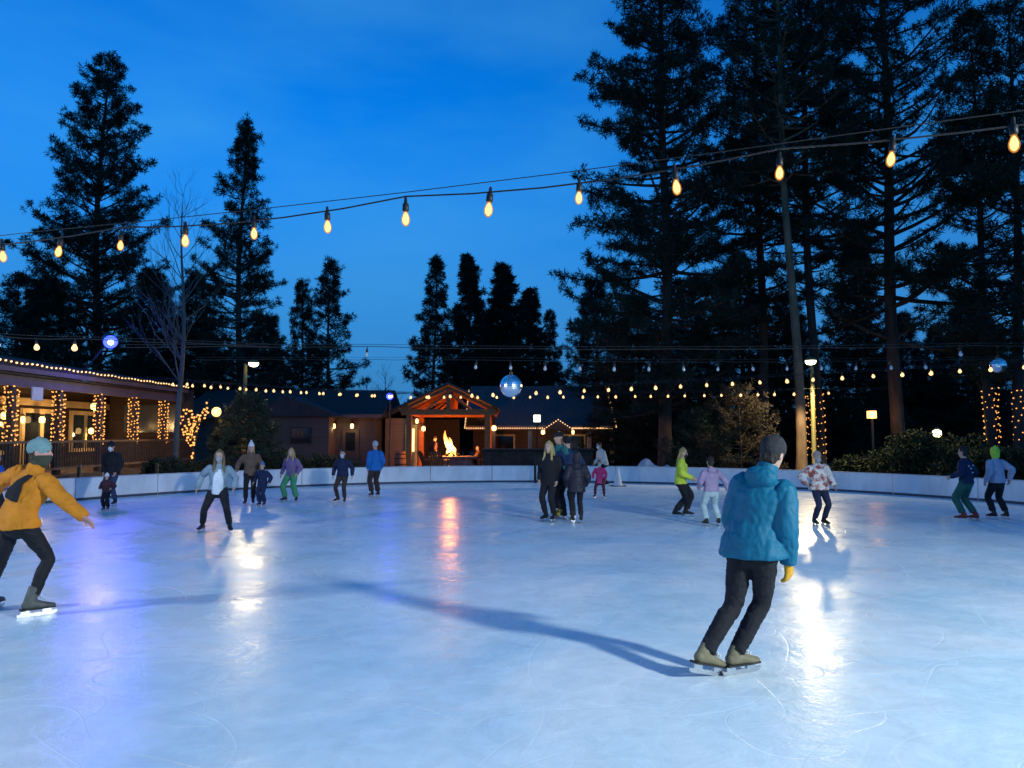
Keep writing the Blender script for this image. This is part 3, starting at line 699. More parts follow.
T6 = conifer('pine_tree', 'dense dark pine with fairy lights round its foot, short of the frame edge', gp(992,29), 18.4, 4.0, 2.8, 16, tr=.20, group=GR, bark=BARKD, dens=1.05, gap=.44, dup=.4, lean=(-.015,0))
T7 = conifer('pine_tree', 'pine at the frame edge with a wound rope of fairy lights on its trunk', gp(1021,28), 19, 4.5, 3.1, 17, tr=.22, group=GR, bark=BARKD, lean=(.012,0), dens=1.05, gap=.44, dup=.4)
T8 = conifer('fir_tree', 'dense cone shaped fir between the tall clean trunks', gp(858,43), 13.2, .6, 3.3, 18, 'cone', tr=.2, mneed=NEEDLE2, gap=.36, group='firs behind the rink', L=.36, K=13)
T9 = conifer('fir_tree', 'dark fir between the massive pine and the slim trunk', gp(742,44), 12.5, .6, 3.4, 19, 'cone', tr=.2, mneed=NEEDLE2, gap=.36, group='firs behind the rink', L=.36, K=13)
T10 = conifer('fir_tree', 'loose fir left of the massive pine, above the end of the low building roof', gp(598,47), 11.4, .8, 3.0, 20, 'fir', tr=.18, mneed=NEEDLE2, gap=.4, group='firs behind the rink', L=.36, K=12)
copy_tree(T8, gp(936,50), .8, (.85,.85,.66), 'low fir far behind, in the bright sky gap right of the clean trunk')
copy_tree(T8, gp(905,48), 2.8, (.9,.9,.72), 'low fir behind the clean thick trunk')
copy_tree(T9, gp(690,48), 1.8, (1.2,1.2,.8), 'broad low fir in the gloom behind the massive pine')
copy_tree(T9, gp(790,47), 3.8, (1.1,1.1,.85), 'broad fir in the gloom behind the lamp lit trunk')
copy_tree(T8, gp(640,42), 4.4, (1.1,1.1,.72), 'low fir just left of the massive trunk')
copy_tree(T9, gp(975,44), 5.4, (1.2,1.2,.8), 'dark fir behind the fairy light wrapped trunks')
# left half
conifer('pine_tree', 'tallest broad pine behind the lodge, with ragged crown', gp(93,43), 23.9, 2.0, 5.0, 31, tr=.3, group=GR, dens=1.2, gap=.38, dup=.45)
conifer('pine_tree', 'second tallest pine, narrow and pointed, right of the pale bare tree', gp(238,45), 20.8, 1.5, 3.2, 32, tr=.26, group=GR, dens=1.2, gap=.36, dup=.4)
T13 = conifer('pine_tree', 'taller of the two small pines above the brown house', gp(329,50), 13.4, .8, 2.5, 33, 'pine', tr=.18, group=GR, gap=.36, dens=1.15, dup=.4)
copy_tree(T13, gp(300,52), 2.2, (.8,.8,.93), 'shorter narrow pine above the brown house roof')
copy_tree(T13, gp(12,45), 4.2, (1.1,1.1,.85), 'pine partly out of frame above the lodge roof')
copy_tree(T8, gp(150,50), 1.2, (1.25,1.25,.95), 'fir between the two tallest pines')
copy_tree(T9, gp(195,53), .4, (1.1,1.1,1.05), 'fir in shadow behind the pale bare tree')
copy_tree(T9, gp(262,52), 3.1, (1.1,1.1,.8), 'low fir at the foot of the narrow pointed pine')
copy_tree(T8, gp(45,49), 5.1, (1.3,1.3,.9), 'fir behind the lodge at the foot of the tallest pine')
# far group in the middle
F1 = conifer('pine_tree', 'sparse pointed pine at the left of the far middle group', gp(434,60), 15.8, .8, 2.5, 41, 'pine', tr=.2, group='far trees in the middle', gap=.46, L=.42, W=.032, dens=1.0, dup=.3)
F2 = conifer('pine_tree', 'tall narrow dense evergreen, second in the far middle group', gp(468,62), 16.5, .5, 2.5, 42, 'pine', tr=.2, group='far trees in the middle', gap=.30, L=.42, W=.034, mneed=NEEDLE2, dens=1.2, dup=.5)
copy_tree(F2, gp(502,64), 1.2, (1.2,1.2,.98), 'wider dense evergreen in the centre of the far middle group')
copy_tree(F2, gp(529,62), 2.9, (1.1,1.1,.83), 'dense evergreen right of centre in the far middle group')
copy_tree(F1, gp(551,61), 1.9, (.8,.8,.74), 'shortest loose pine closing the far middle group')
copy_tree(F1, gp(488,68), 3.6, (1.1,1.1,.80), 'pine peeping between the dense evergreens')

# small conifers near the boards
conifer('spruce_tree', 'dark green spruce in front of the tall lamp post by the brown house', gp(246,28.5), 3.35, .15, 1.75, 51, 'fir', tr=.09, gap=.20, L=.17, W=.014, K=14, dens=1.6, mneed=leafmat('spruce_needles', (.03,.05,.03), (.06,.08,.045)))
conifer('spruce_tree', 'small reddish conifer with its lower boughs lit yellow by the lamp', gp(737,30.6), 3.7, .25, 2.0, 52, 'pine', tr=.06, gap=.20, L=.21, W=.013, K=18, dens=1.7, dup=.4, mneed=leafmat('dry_needles', (.035,.028,.02), (.075,.055,.03)))
conifer('spruce_tree', 'loose dark shrubby conifer left of the lamp lit small conifer', gp(700,31), 2.7, .2, 1.7, 53, 'pine', tr=.06, gap=.22, L=.21, W=.013, K=18, dens=1.5, dup=.3)

def bare_tree(name, label, base, h, seed, tr=.1, m=None, depth=5, spread=.5, group=None):
    rr = random.Random(seed); S0, S1, R0, R1 = [], [], [], []; tips = []
    def grow(p, d, L, r, lv):
        n = 4; path = [p]
        for i in range(n):
            d = (d + Vector((rr.uniform(-.1,.1), rr.uniform(-.1,.1), .05))).normalized(); q = p+d*L/n
            S0.append(tuple(p)); S1.append(tuple(q)); R0.append(r*(1-.4*i/n)); R1.append(r*(1-.4*(i+1)/n)); p = q; path.append(p)
        tips.append((path, lv))
        if lv >= depth: return
        for k in range(rr.choice((2,3))):
            nd = (d + Vector((rr.uniform(-1,1), rr.uniform(-1,1), rr.uniform(-.1,.6)))*spread*1.3).normalized()
            grow(path[rr.choice((2,3,4,4))], nd, L*rr.uniform(.6,.82), r*.52, lv+1)
    def main():
        # a leader with side limbs all the way up
        p = Vector((0,0,-.1)); n = 14
        for i in range(n):
            q = Vector((.1*math.sin(i*.6+seed), .08*math.cos(i*.7), h*(i+1)/n)); r = tr*(1-i/n)**.8
            S0.append(tuple(p)); S1.append(tuple(q)); R0.append(r+.006); R1.append(tr*(1-(i+1)/n)**.8+.006); p = q
            if i/n > .28:
                for k in range(3):
                    az = rr.random()*6.28
                    grow(p, Vector((math.cos(az)*.7, math.sin(az)*.7, rr.uniform(.5,1.0))).normalized(), (1-i/n)*h*.16+.35, r*.30+.004, depth-3)
    main()
    V, Q = prisms(S0, S1, R0, R1, 5)
    root = empty(name, base, label, 'tree', group)
    inst('trunk', np_mesh('trunk', V, Q, m or BIRCH, True), (0,0,0), root)
    return root
bare_tree('bare_tree', 'tall leafless pale barked tree in front of the lodge corner', gp(179,25.2), 9.8, 61, .105)
for i, (px, D, h, lb) in enumerate(((384,62,6.8,'leafless tree far behind the roof, left of the far middle group'), (366,66,6.4,'thin leafless tree far behind the brown house roof'))):
    bare_tree('bare_tree', lb, gp(px, D), h, 70+i, .09, BARKD)

# shrubs
def bush(label, base, rx, ry, h, seed, n=2600, m=None, leaf=.06, group=None, name='bush'):
    rg = np.random.default_rng(seed); nc = 14
    cen = np.stack([rg.uniform(-.75,.75,nc)*rx, rg.uniform(-.7,.7,nc)*ry, rg.uniform(.3,.85,nc)*h], 1)
    idx = rg.integers(0, nc, n); d = unit(rg.normal(size=(n,3))); rad = rg.uniform(.2, 1, (n,1))**.4
    p = cen[idx] + d*rad*np.array([[rx*.38, ry*.42, h*.32]]); p[:,2] = np.maximum(p[:,2], .05)
    V, Q = tufts(p, d, 3, leaf*2, leaf*.55, .6, rg)
    root = empty(name, base, label, 'bush', group)
    st = rg.integers(0, n, 40); q = p[st]
    Vt, Qt = prisms(np.stack([q[:,0]*.25, q[:,1]*.25, np.zeros(40)], 1), q, [.014]*40, [.004]*40, 4)
    inst('stems', np_mesh('stems', Vt, Qt, BARKD), (0,0,0), root)
    inst('foliage', np_mesh('foliage', V, Q, m or LEAF), (0,0,0), root)
    return root
GB = 'shrubs behind the boards'
bush('large rounded green shrub lit from behind by the yellow lamp', gp(918,27.5), 2.0, 1.0, 1.75, 81, 4200, group=GB)
bush('green shrub between the orange lantern and the large rounded shrub', gp(872,28.5), 1.3, .9, 1.0, 82, group=GB)
bush('shrub behind the skater with dark red skates', gp(962,26.0), 1.2, .8, 1.25, 83, group=GB)
bush('shrub below the fairy light wrapped trunks', gp(1002,25.5), 1.1, .8, 1.2, 84, group=GB)
bush('low shrub behind the tie dye fleece', gp(838,29), 1.0, .7, .75, 85, 1600, group=GB)
bush('low dark shrub between the lavender and neon yellow jackets', gp(700,30.2), 1.4, .8, .8, 86, 1800, group=GB)
for i, (px, D, rx, h, lb) in enumerate(((172,24.8,.9,.95,'low shrub round the foot of the pale bare tree'), (204,26.2,.9,.9,'low shrub under the fairy lit small tree'),
        (240,27.0,1.0,.85,'low shrub at the foot of the dark green spruce'), (276,28.0,1.0,.95,'low shrub behind the navy snowsuit child'), (310,28.8,.9,.95,'low shrub below the dark window of the brown house'), (338,29.6,.8,.85,'low shrub behind the brown trousered skater'))):
    bush(lb, gp(px, D), rx, .6, h, 90+i, 1500, group=GB, m=leafmat('dull_leaves%d' % i, (.03,.035,.018), (.065,.06,.03)))

# far wood closing the view at the horizon: one mass nobody could count
rg = np.random.default_rng(5); Vs = []; Qs = []; o = 0
for i in range(150):
    x = rg.uniform(-85, 85); y = rg.uniform(72, 120); h = rg.uniform(4.2, 6.5); n = 150
    z = rg.uniform(.03, 1, n)**1.2; az = rg.uniform(0, 6.28, n); r = (1-z)*h*.30*rg.uniform(.4, 1, n)
    pos = np.stack([x+np.cos(az)*r, y+np.sin(az)*r, z*h], 1); dr = np.stack([np.cos(az), np.sin(az), np.full(n, .1)], 1)
    V, Q = tufts(pos, dr, 4, 1.0, .16, .4, rg); Vs.append(V); Qs.append(Q+o); o += len(V)
fw = inst('distant_wood', np_mesh('distant_wood', np.concatenate(Vs), np.concatenate(Qs), NEEDLE2), (0,0,0))
tag(fw, 'far dark wood closing the view behind the houses', 'wood', kind='stuff')
# ------------------------------------------------------------------ ground, ice, boards
ECX, ECY, EA, EB = 0.4, 13.6, 14.0, 15.3
def ell_pt(th, k=0.0): return Vector((ECX+(EA+k)*math.cos(th), ECY+(EB+k)*math.sin(th), 0))
g = MB(); n = 40
for i in range(n+1):
    for j in range(n+1):
        x, y = (i/n*2-1), (j/n*2-1); x = x*abs(x)*900; y = y*abs(y)*900+15
        g.v.append((x, y, -.08))
for i in range(n):
    for j in range(n):
        a = i*(n+1)+j; g.f.append((a, a+n+1, a+n+2, a+1))
gm = mat('duff_ground', (.055,.045,.035), .95, .5, .35, .6, 3)
tag(g.build('ground', gm), 'dark bare ground of pine litter round the rink', kind='structure')

# ice: white sheet with skate marks, wet and dull patches
m, nt, b = newmat('ice')
L = nt.links.new
tcn = N(nt, 'ShaderNodeTexCoord')
def nzn(scale, detail=4, stretch=(1,1,1), rot=0.0, dist=0.0, rough=.55):
    mpn = N(nt, 'ShaderNodeMapping'); mpn.inputs['Scale'].default_value = stretch; mpn.inputs['Rotation'].default_value = (0,0,rot)
    L(tcn.outputs['Object'], mpn.inputs['Vector'])
    q = N(nt, 'ShaderNodeTexNoise'); q.inputs['Scale'].default_value = scale; q.inputs['Detail'].default_value = detail; q.inputs['Distortion'].default_value = dist; q.inputs['Roughness'].default_value = rough
    L(mpn.outputs[0], q.inputs['Vector']); return q.outputs['Fac']
def ramp(src, a, bb, lo=0., hi=1.):
    q = N(nt, 'ShaderNodeMapRange'); q.inputs[1].default_value = a; q.inputs[2].default_value = bb; q.inputs[3].default_value = lo; q.inputs[4].default_value = hi
    L(src, q.inputs[0]); return q.outputs[0]
def mth(op, a, bb):
    q = N(nt, 'ShaderNodeMath', operation=op)
    for k, s in enumerate((a, bb)):
        if isinstance(s, (int, float)): q.inputs[k].default_value = s
        else: L(s, q.inputs[k])
    return q.outputs[0]
def line(scale, rot, st, w=.012, dist=.6):
    f = nzn(scale, 2, st, rot, dist, .4)
    d = mth('ABSOLUTE', mth('SUBTRACT', f, .5), 0.0)
    return ramp(d, 0.0, w, 1, 0)
cloudy = nzn(.35, 6, (1,1,1), .3, .8, .6); fine_ = nzn(3.5, 6, (1,1,1), 0, .5, .7)
marks = None
rk = random.Random(21)
for i_ in range(20):
    sc = rk.uniform(.14, .65); st = (rk.uniform(.45, 1.6), rk.uniform(.45, 1.6), 1)
    f_ = nzn(sc, 0, st, rk.uniform(0, 6.28), 0, .4)
    f_.node.inputs['Vector'].links[0].from_node.inputs['Location'].default_value = (rk.uniform(-30, 30), rk.uniform(-30, 30), rk.uniform(-5, 5))
    l_ = ramp(mth('ABSOLUTE', mth('SUBTRACT', f_, rk.uniform(.42, .58)), 0.0), 0.0, .0015*sc/.3, 1, 0)
    l_ = mth('MULTIPLY', l_, ramp(nzn(.5, 2, (1,1,1), i_*1.1), .42, .62))
    marks = l_ if marks is None else mth('MAXIMUM', marks, l_)
base = N(nt, 'ShaderNodeMix', data_type='RGBA'); base.inputs[6].default_value = (.50,.71,.83,1); base.inputs[7].default_value = (.86,.91,.92,1)
L(ramp(cloudy, .35, .68), base.inputs[0])
b2 = N(nt, 'ShaderNodeMix', data_type='RGBA'); b2.inputs[7].default_value = (.92,.94,.95,1)
L(base.outputs[2], b2.inputs[6]); L(mth('MULTIPLY', marks, .30), b2.inputs[0])
b3 = N(nt, 'ShaderNodeMix', data_type='RGBA', blend_type='MULTIPLY'); b3.inputs[0].default_value = 1
L(b2.outputs[2], b3.inputs[6])
q = N(nt, 'ShaderNodeCombineColor'); fv = ramp(fine_, .25, .75, .84, 1.06)
for k in range(3): L(fv, q.inputs[k])
L(q.outputs[0], b3.inputs[7]); L(b3.outputs[2], b.inputs['Base Color'])
L(mth('ADD', ramp(nzn(.8, 6, (1,1,1), 1.1, .6, .65), .35, .7, .20, .42), mth('MULTIPLY', marks, .15)), b.inputs['Roughness'])
b.inputs['IOR'].default_value = 1.31; b.inputs['Specular IOR Level'].default_value = ICE_SPEC
h_ = mth('ADD', mth('MULTIPLY', nzn(1.2, 5, (1,1,1), 0, .4), 1.0), mth('ADD', mth('ADD', mth('MULTIPLY', fine_, .5), mth('MULTIPLY', nzn(16, 3), .07)), mth('MULTIPLY', marks, -.13)))
bp = N(nt, 'ShaderNodeBump'); bp.inputs['Strength'].default_value = .34; bp.inputs['Distance'].default_value = .03
L(h_, bp.inputs['Height']); L(bp.outputs[0], b.inputs['Normal'])
ICE = m
im = MB(); nr, nth = 14, 120
im.v.append((ECX, ECY, 0))
for r in range(1, nr+1):
    for t in range(nth):
        th = 2*math.pi*t/nth; im.v.append((ECX+(EA+.02)*r/nr*math.cos(th), ECY+(EB+.02)*r/nr*math.sin(th), 0))
for t in range(nth): im.f.append((0, 1+t, 1+(t+1) % nth))
for r in range(nr-1):
    for t in range(nth):
        a = 1+r*nth; im.f.append((a+t, a+nth+t, a+nth+(t+1) % nth, a+(t+1) % nth))
tag(im.build('ice', ICE), 'white ice sheet with skate marks', kind='structure')

BW = mat('board_white', (.74,.74,.75), .5, .16, 2.2, .08, 8, stretch=(1,1,.35))
bar_ = empty('rink_barrier', (0,0,0), 'low white plastic boards curving round the ice', 'barrier')
N_P = 38
for i in range(N_P):
    t0, t1 = 2*math.pi*i/N_P, 2*math.pi*(i+1)/N_P
    tm = (t0+t1)/2
    if abs(((tm - 1.5*math.pi + math.pi) % (2*math.pi)) - math.pi) < .30: continue       # gate behind the camera
    e = .0008; k = 6; hgt = .60
    def arc(kk): return [ell_pt(t0+e+(t1-t0-2*e)*q/k, kk) for q in range(k+1)]
    def shell(k0, k1, z0, z1):
        mb = MB(); inn, out = arc(k0), arc(k1)
        for q in range(k):
            bq = len(mb.v)
            mb.v += [(*inn[q].xy, z0), (*inn[q+1].xy, z0), (*out[q+1].xy, z0), (*out[q].xy, z0), (*inn[q].xy, z1), (*inn[q+1].xy, z1), (*out[q+1].xy, z1), (*out[q].xy, z1)]
            mb.f += [tuple(bq+z for z in f) for f in ((0,1,2,3),(7,6,5,4),(0,4,5,1),(3,2,6,7))]
            if q == 0: mb.f.append((bq, bq+3, bq+7, bq+4))
            if q == k-1: mb.f.append((bq+1, bq+5, bq+6, bq+2))
        return mb
    pn = shell(0, .05, .0, hgt).build('board_panel', BW, bar_)
    shell(-.012, .062, hgt+.002, hgt+.028).build('cap_rail', mat('cap_grey', (.50,.52,.56), .5, .1), pn)
    shell(-.010, -.002, .003, .07).build('kick_strip', mat('kick_dark', (.06,.07,.10), .6, .2), pn)
# patio slab and path in front of the buildings
tag(MB().box((-7.5,29.8,-.3),(6.2,41,.05)).build('patio', mat('patio_concrete', (.22,.20,.18), .85, .25, 1.2, .3, 12)), 'concrete patio round the fire pavilion', kind='structure')
tag(MB().box((-30,33.6,-.3),(-7.6,37,-.02)).build('path', mat('path_concrete', (.16,.15,.14), .85, .25, 1.2, .3, 12)), 'concrete path along the brown house', kind='structure')
# snow scraped up behind the boards
def snow_heap(label, c, rx, ry, h, seed):
    mb = MB(); n = 26
    for i in range(n+1):
        for j in range(n+1):
            x, y = i/n*2-1, j/n*2-1; r = math.hypot(x, y)
            z = max(0, 1-r*r)**.8*h*(1+.6*noise.noise(Vector((x*2.2+seed, y*2.2, 0)))) + .10*noise.noise(Vector((x*7, y*7, seed)))*h - .06
            mb.v.append((x*rx, y*ry, z))
    for i in range(n):
        for j in range(n):
            a = i*(n+1)+j; mb.f.append((a, a+n+1, a+n+2, a+1))
    o = mb.build('snow_heap', mat('old_snow', (.45,.47,.52), .9, .35, 3, .6, 12), None, True); o.location = c
    tag(o, label, 'snow heap', 'snow scraped up behind the boards')
snow_heap('larger heap of grey snow behind the boards, left of the neon yellow jacket', gp(652,30.2), 1.25, .6, .72, 1)
snow_heap('small flat heap of snow behind the boards, beside the larger heap', gp(627,30.4), .7, .5, .45, 2)

# ------------------------------------------------------------------ lights helper things
LED = emis('fairy_led', (1,.42,.09), LED_STR); LEDw = emis('eave_led', (1,.58,.24), LED_STR*1.3)
BULB = emis('warm_bulb', (1,.52,.20), BULB_STR); BULBF = emis('filament_bulb', (1,.58,.24), FRONT_STR, True)
BULBO = mat('unlit_bulb', (.36,.40,.45), .12, .05, 3, spec=.8)
SOCK = mat('black_socket', (.015,.015,.017), .5, .2); CABLE = mat('black_cable', (.02,.02,.024), .6, .2)
def bulb_mesh(name, m, r=.032, h=.10):
    return MB().lathe([(r*.42,0),(r*.5,-h*.12),(r*.95,-h*.45),(r,-h*.62),(r*.85,-h*.82),(r*.45,-h*.96),(.002,-h)], n=12).mesh(name, m, True)
_gm, _nt, _b = newmat('amber_glass'); _nt.nodes.remove(_b)
_tr = _nt.nodes.new('ShaderNodeBsdfTransparent'); _em = _nt.nodes.new('ShaderNodeEmission'); _ad = _nt.nodes.new('ShaderNodeAddShader')
_tr.inputs[0].default_value = (.8,.62,.42,1); _em.inputs[0].default_value = (1,.42,.10,1); _em.inputs[1].default_value = FRONT_STR*.09
_nt.links.new(_tr.outputs[0], _ad.inputs[0]); _nt.links.new(_em.outputs[0], _ad.inputs[1]); _nt.links.new(_ad.outputs[0], _nt.nodes['Material Output'].inputs[0]); _gm.cycles.emission_sampling = 'NONE'
bm_front = bulb_mesh('bulb', _gm, .030, .108)
core_me = MB().lathe([(.004,-.012),(.015,-.03),(.022,-.055),(.020,-.078),(.010,-.093),(.001,-.098)], n=12).mesh('filament', BULBF, True); bm_far = bulb_mesh('bulb', BULB, .045, .115); bm_off = bulb_mesh('bulb', BULBO, .030, .09)
sock_me = MB().lathe([(.006,.085),(.010,.075),(.012,.04),(.021,.035),(.023,-.012),(.018,-.018)], n=10).mesh('socket', SOCK, True)
led_me = MB().ell((0,0,0), (.022,.022,.030), 8, 6).mesh('led', LED, True); led_big = MB().ell((0,0,0), (.033,.033,.042), 8, 6).mesh('led', LED, True); ledw_me = MB().ell((0,0,0), (.030,.030,.036), 8, 6).mesh('led', LEDw, True)
def string_light(label, A, B, n, bme, group='strings of bulbs over the rink', sag=.05, ext=(0,0), r=.007, wire=True, scallop=.02, jitter=.0, skip=()):
    """a steel wire from A to B with a scalloped cable under it and n evenly spaced bulbs"""
    A, B = Vector(A), Vector(B); d = B-A
    root = empty('string_light', A, label, 'string light', group)
    rr = random.Random(label); E0, E1 = -ext[0]/d.length, 1+ext[1]/d.length
    pos = lambda t: d*t + Vector((0,0,-sag*4*max(0,min(1,t))*(1-max(0,min(1,t)))))
    if wire:
        MB().tube([pos(E0+(E1-E0)*i/24)+Vector((0,0,.03)) for i in range(25)], [r*.6]*25, 5, 1).build('support_wire', CABLE, root, True)
    pts = []; K = max(24, n*4)
    step = 1/(n-1)
    for i in range(K+1):
        t = E0+(E1-E0)*i/K; u = (t/step) % 1
        pts.append(pos(t)+Vector((0,0,-scallop*4*u*(1-u))))
    MB().tube(pts, [r]*len(pts), 6, 1).build('cable', CABLE, root, True)
    for i in range(n):
        if i in skip: continue
        p = pos(i*step) + d*rr.uniform(-jitter, jitter)*step
        s = inst('bulb', bme, p+Vector((0,0,-.10)), root, (rr.uniform(-.16,.16), rr.uniform(-.16,.16), 0), rr.uniform(.84,1.02))
        inst('socket', sock_me, (0,0,.012), s)
        if bme is bm_front: inst('filament', core_me, (0,0,0), s)
    return root
# nearest string, right across the view
FA, FB = P(3,238,6.2), P(1013,116,4.07)
string_light('nearest string of thirteen large clear bulbs, sweeping up across the sky', FA, FB, 13, bm_front, ext=(9,9), sag=.05, scallop=.055, r=.0055)
string_light('string of lit bulbs over the left boards, ending near the white street lamp', P(188,380,27.0), P(393,392,27), 13, bm_far, jitter=.1, ext=(1,1))
string_light('string of lit bulbs over the left boards, running on to the fire pavilion', P(174,380,26.3), P(409,393,27.5), 14, bm_far, jitter=.12, ext=(2,1))
string_light('lower far row of lit bulbs, level along the back boards', P(428,393,28), P(829,389,27), 24, bm_far, jitter=.08, ext=(2,2))
string_light('upper far row of lit bulbs, rising towards the wrapped pines', P(428,392,22), P(1023,361,17.8), 24, bm_far, jitter=.06, ext=(1,4))
string_light('row of unlit bulbs on the wire that carries the larger mirror ball', P(476,359,13.5), P(925,359,13.5), 14, bm_off, ext=(5,5), sag=.04, r=.004)
string_light('bare wire with a few unlit bulbs, above the mirror balls', P(367,346,12.4), P(960,345,12.4), 5, bm_off, ext=(4,6), sag=.05, r=.006, skip=(1,2,3))
string_light('short string of three lit bulbs in front of the lodge roof', P(-2,335,12), P(75,338,12.2), 3, bm_far, ext=(6,3), sag=.02)
for lab, p in (('steel pole holding the near end of the nearest bulb string', Vector((12.4, FB.y-2.9, 0))),):
    pass

def fairy_led(root, pts, me=led_me): 
    for p in pts: inst('led', me, p, root, (rnd.uniform(0,3), rnd.uniform(0,3), 0))
def wrap(label, base, r, z0, z1, turns, n, group, rough=.02, lean=(0,0)):
    root = empty('fairy_lights', base, label, 'fairy lights', group); rr = random.Random(label); pts = []
    for i in range(n):
        t = (i+rr.uniform(-.3,.3))/n; a = t*turns*6.283+rr.uniform(-.15,.15); q = r+rr.uniform(0, rough); z = z0+(z1-z0)*t+rr.uniform(-.03,.03)
        pts.append(Vector((math.cos(a)*q+lean[0]*z, math.sin(a)*q+lean[1]*z, z)))
    MB().tube(pts, [.006]*n, 4, 2).build('cable', CABLE, root, True)
    fairy_led(root, [p + Vector((p.x-lean[0]*p.z, p.y-lean[1]*p.z, 0)).normalized()*.02 for p in pts]); return root

# ------------------------------------------------------------------ lodge with a porch (left)
WOODD = mat('dark_timber', (.075,.05,.04), .75, .35, 2.5, .4, 30, stretch=(1,1,6)); WOODM = mat('brown_siding', (.065,.042,.035), .8, .25, 1.5, .3, 14, stretch=(.3,.3,14))
TRIM = mat('cream_trim', (.58,.42,.22), .6, .12, 2); ROOF = mat('roof_shingle', (.035,.032,.034), .9, .4, 3, .6, 30, stretch=(1,6,6)); FASC = mat('fascia_mauve', (.16,.11,.12), .7, .15, 2)
GLASS = mat('dark_glass', (.012,.015,.02), .06, .1, 2, spec=.8)
lod = empty('lodge', (-17,26,0), 'long low lodge with a deep porch and lights along its eave', 'building')
O = Vector((-17,26,0))
def LB(name, lo, hi, m, parent=lod, bevel=0):
    return MB().box([lo[i]-O[i] for i in range(3)], [hi[i]-O[i] for i in range(3)]).build(name, m, parent, bevel=bevel)
EX, EZ, Y0, Y1 = -14.15, 3.62, 13.5, 33.2
rf = MB().prism([Vector((EX,Y0,EZ+.12))-O, Vector((-24,Y0,EZ+.12+1.6))-O, Vector((-24,Y0,EZ+.32+1.6))-O, Vector((EX,Y0,EZ+.30))-O], (0,Y1-Y0,0)).build('roof', ROOF, lod)
LB('fascia', (EX-.05,Y0,EZ-.02), (EX-.002,Y1,EZ+.22), FASC)
LB('ceiling', (-17.4,Y0,EZ-.10), (EX-.08,Y1,EZ-.04), WOODD)
LB('beam', (-14.55,Y0,EZ-.42), (-14.33,Y1,EZ-.11), FASC)
LB('deck', (-17.6,Y0,.35), (-13.95,33.1,.55), WOODD)
LB('wall', (-17.8,Y0,.0), (-17.6,33.4,EZ+.05), WOODM)
LB('gable_wall', (-17.6,33.2,.0), (-14.0,33.4,EZ+.10), mat('end_siding', (.06,.038,.032), .8, .25, 1.5, .3, 14, stretch=(.3,.3,14)))
for y in (16.8, 19.3, 21.9, 24.2, 26.6, 29.0, 31.5): LB('post', (-14.53,y-.09,.55), (-14.35,y+.09,EZ-.422), WOODD, bevel=.01)
# back wall: cream framed windows and doors lit by the lanterns
for y0, y1, z0 in ((18,20.4,1.1),(21.2,23.4,.56),(24.2,26.6,1.1),(27.2,29.6,.56),(30.2,32.4,1.1)):
    wf = MB(); z1 = 2.75
    for a, c in (((y0,z0),(y0+.16,z1)), ((y1-.16,z0),(y1,z1)), ((y0+.162,z1-.16),(y1-.162,z1)), ((y0+.162,z0),(y1-.162,z0+.14)), (((y0+y1)/2-.06,z0+.142),((y0+y1)/2+.06,z1-.162))):
        wf.box((-17.59-O.x,a[0]-O.y,a[1]), (-17.50-O.x,c[0]-O.y,c[1]))
    f = wf.build('window' if z0 > 1 else 'door', TRIM, lod)
    MB().box((-17.588-O.x,y0+.17-O.y,z0+.15), (-17.56-O.x,y1-.17-O.y,z1-.17)).build('pane', GLASS, f)
LB('wall_band', (-17.59,Y0,2.86), (-17.52,33.1,3.12), TRIM)
LB('end_window', (-16.9,33.12,1.9), (-14.5,33.19,3.1), mat('blue_glass', (.06,.075,.11), .15, .1, 2, spec=.8))
# railing with balusters, tied to the porch
rl = MB(); 
for z in (1.55, .72): rl.box((-13.99-O.x,17-O.y,z), (-13.92-O.x,33-O.y,z+.07))
rail = rl.build('railing', mat('rail_wood', (.17,.10,.06), .7, .25, 4), lod)
bl = MB(); y = 17.1
while y < 33: bl.box((-13.97-O.x,y-O.y,.792), (-13.94-O.x,y+.03-O.y,1.548)); y += .14
tag(bl.build('balusters', WOODD, rail), kind='stuff')
LB('skirt_board', (-13.94,Y0,-.05), (-13.90,33.1,.545), mat('skirt_wood', (.10,.07,.05), .8, .3, 3))
# eave lights: a long run of small bulbs
def led_run(label, pts_fn, n, group, me=ledw_me, cat='fairy lights'):
    root = empty('fairy_lights', pts_fn(0), label, cat, group); o_ = pts_fn(0); pts = [pts_fn(i/(n-1))-o_ for i in range(n)]
    MB().tube(pts, [.008]*n, 5, 1).build('cable', CABLE, root, True); fairy_led(root, [p+Vector((0,0,-.02)) for p in pts], me); return root
led_run('row of warm bulbs along the lodge eave', lambda t: Vector((EX+.03, 15+18.1*t, EZ+.26+.015*math.sin(t*80))), 78, 'lights along eaves')
for y, lb in ((21.9,'fairy lights wound round the porch post nearest the mustard jacket'),(24.2,'fairy lights wound round the porch post above the beanie, second along'),(26.6,'fairy lights wound round the porch post just left of the hanging lantern light'),(29.0,'fairy lights wound round the porch post right of the black jacketed adult'),(31.5,'fairy lights wound round the last porch post by the pale bare tree')):
    wrap(lb, (-14.44,y,0), .145, 1.5, 3.2, 12, 96, 'fairy lights on porch posts', .03)
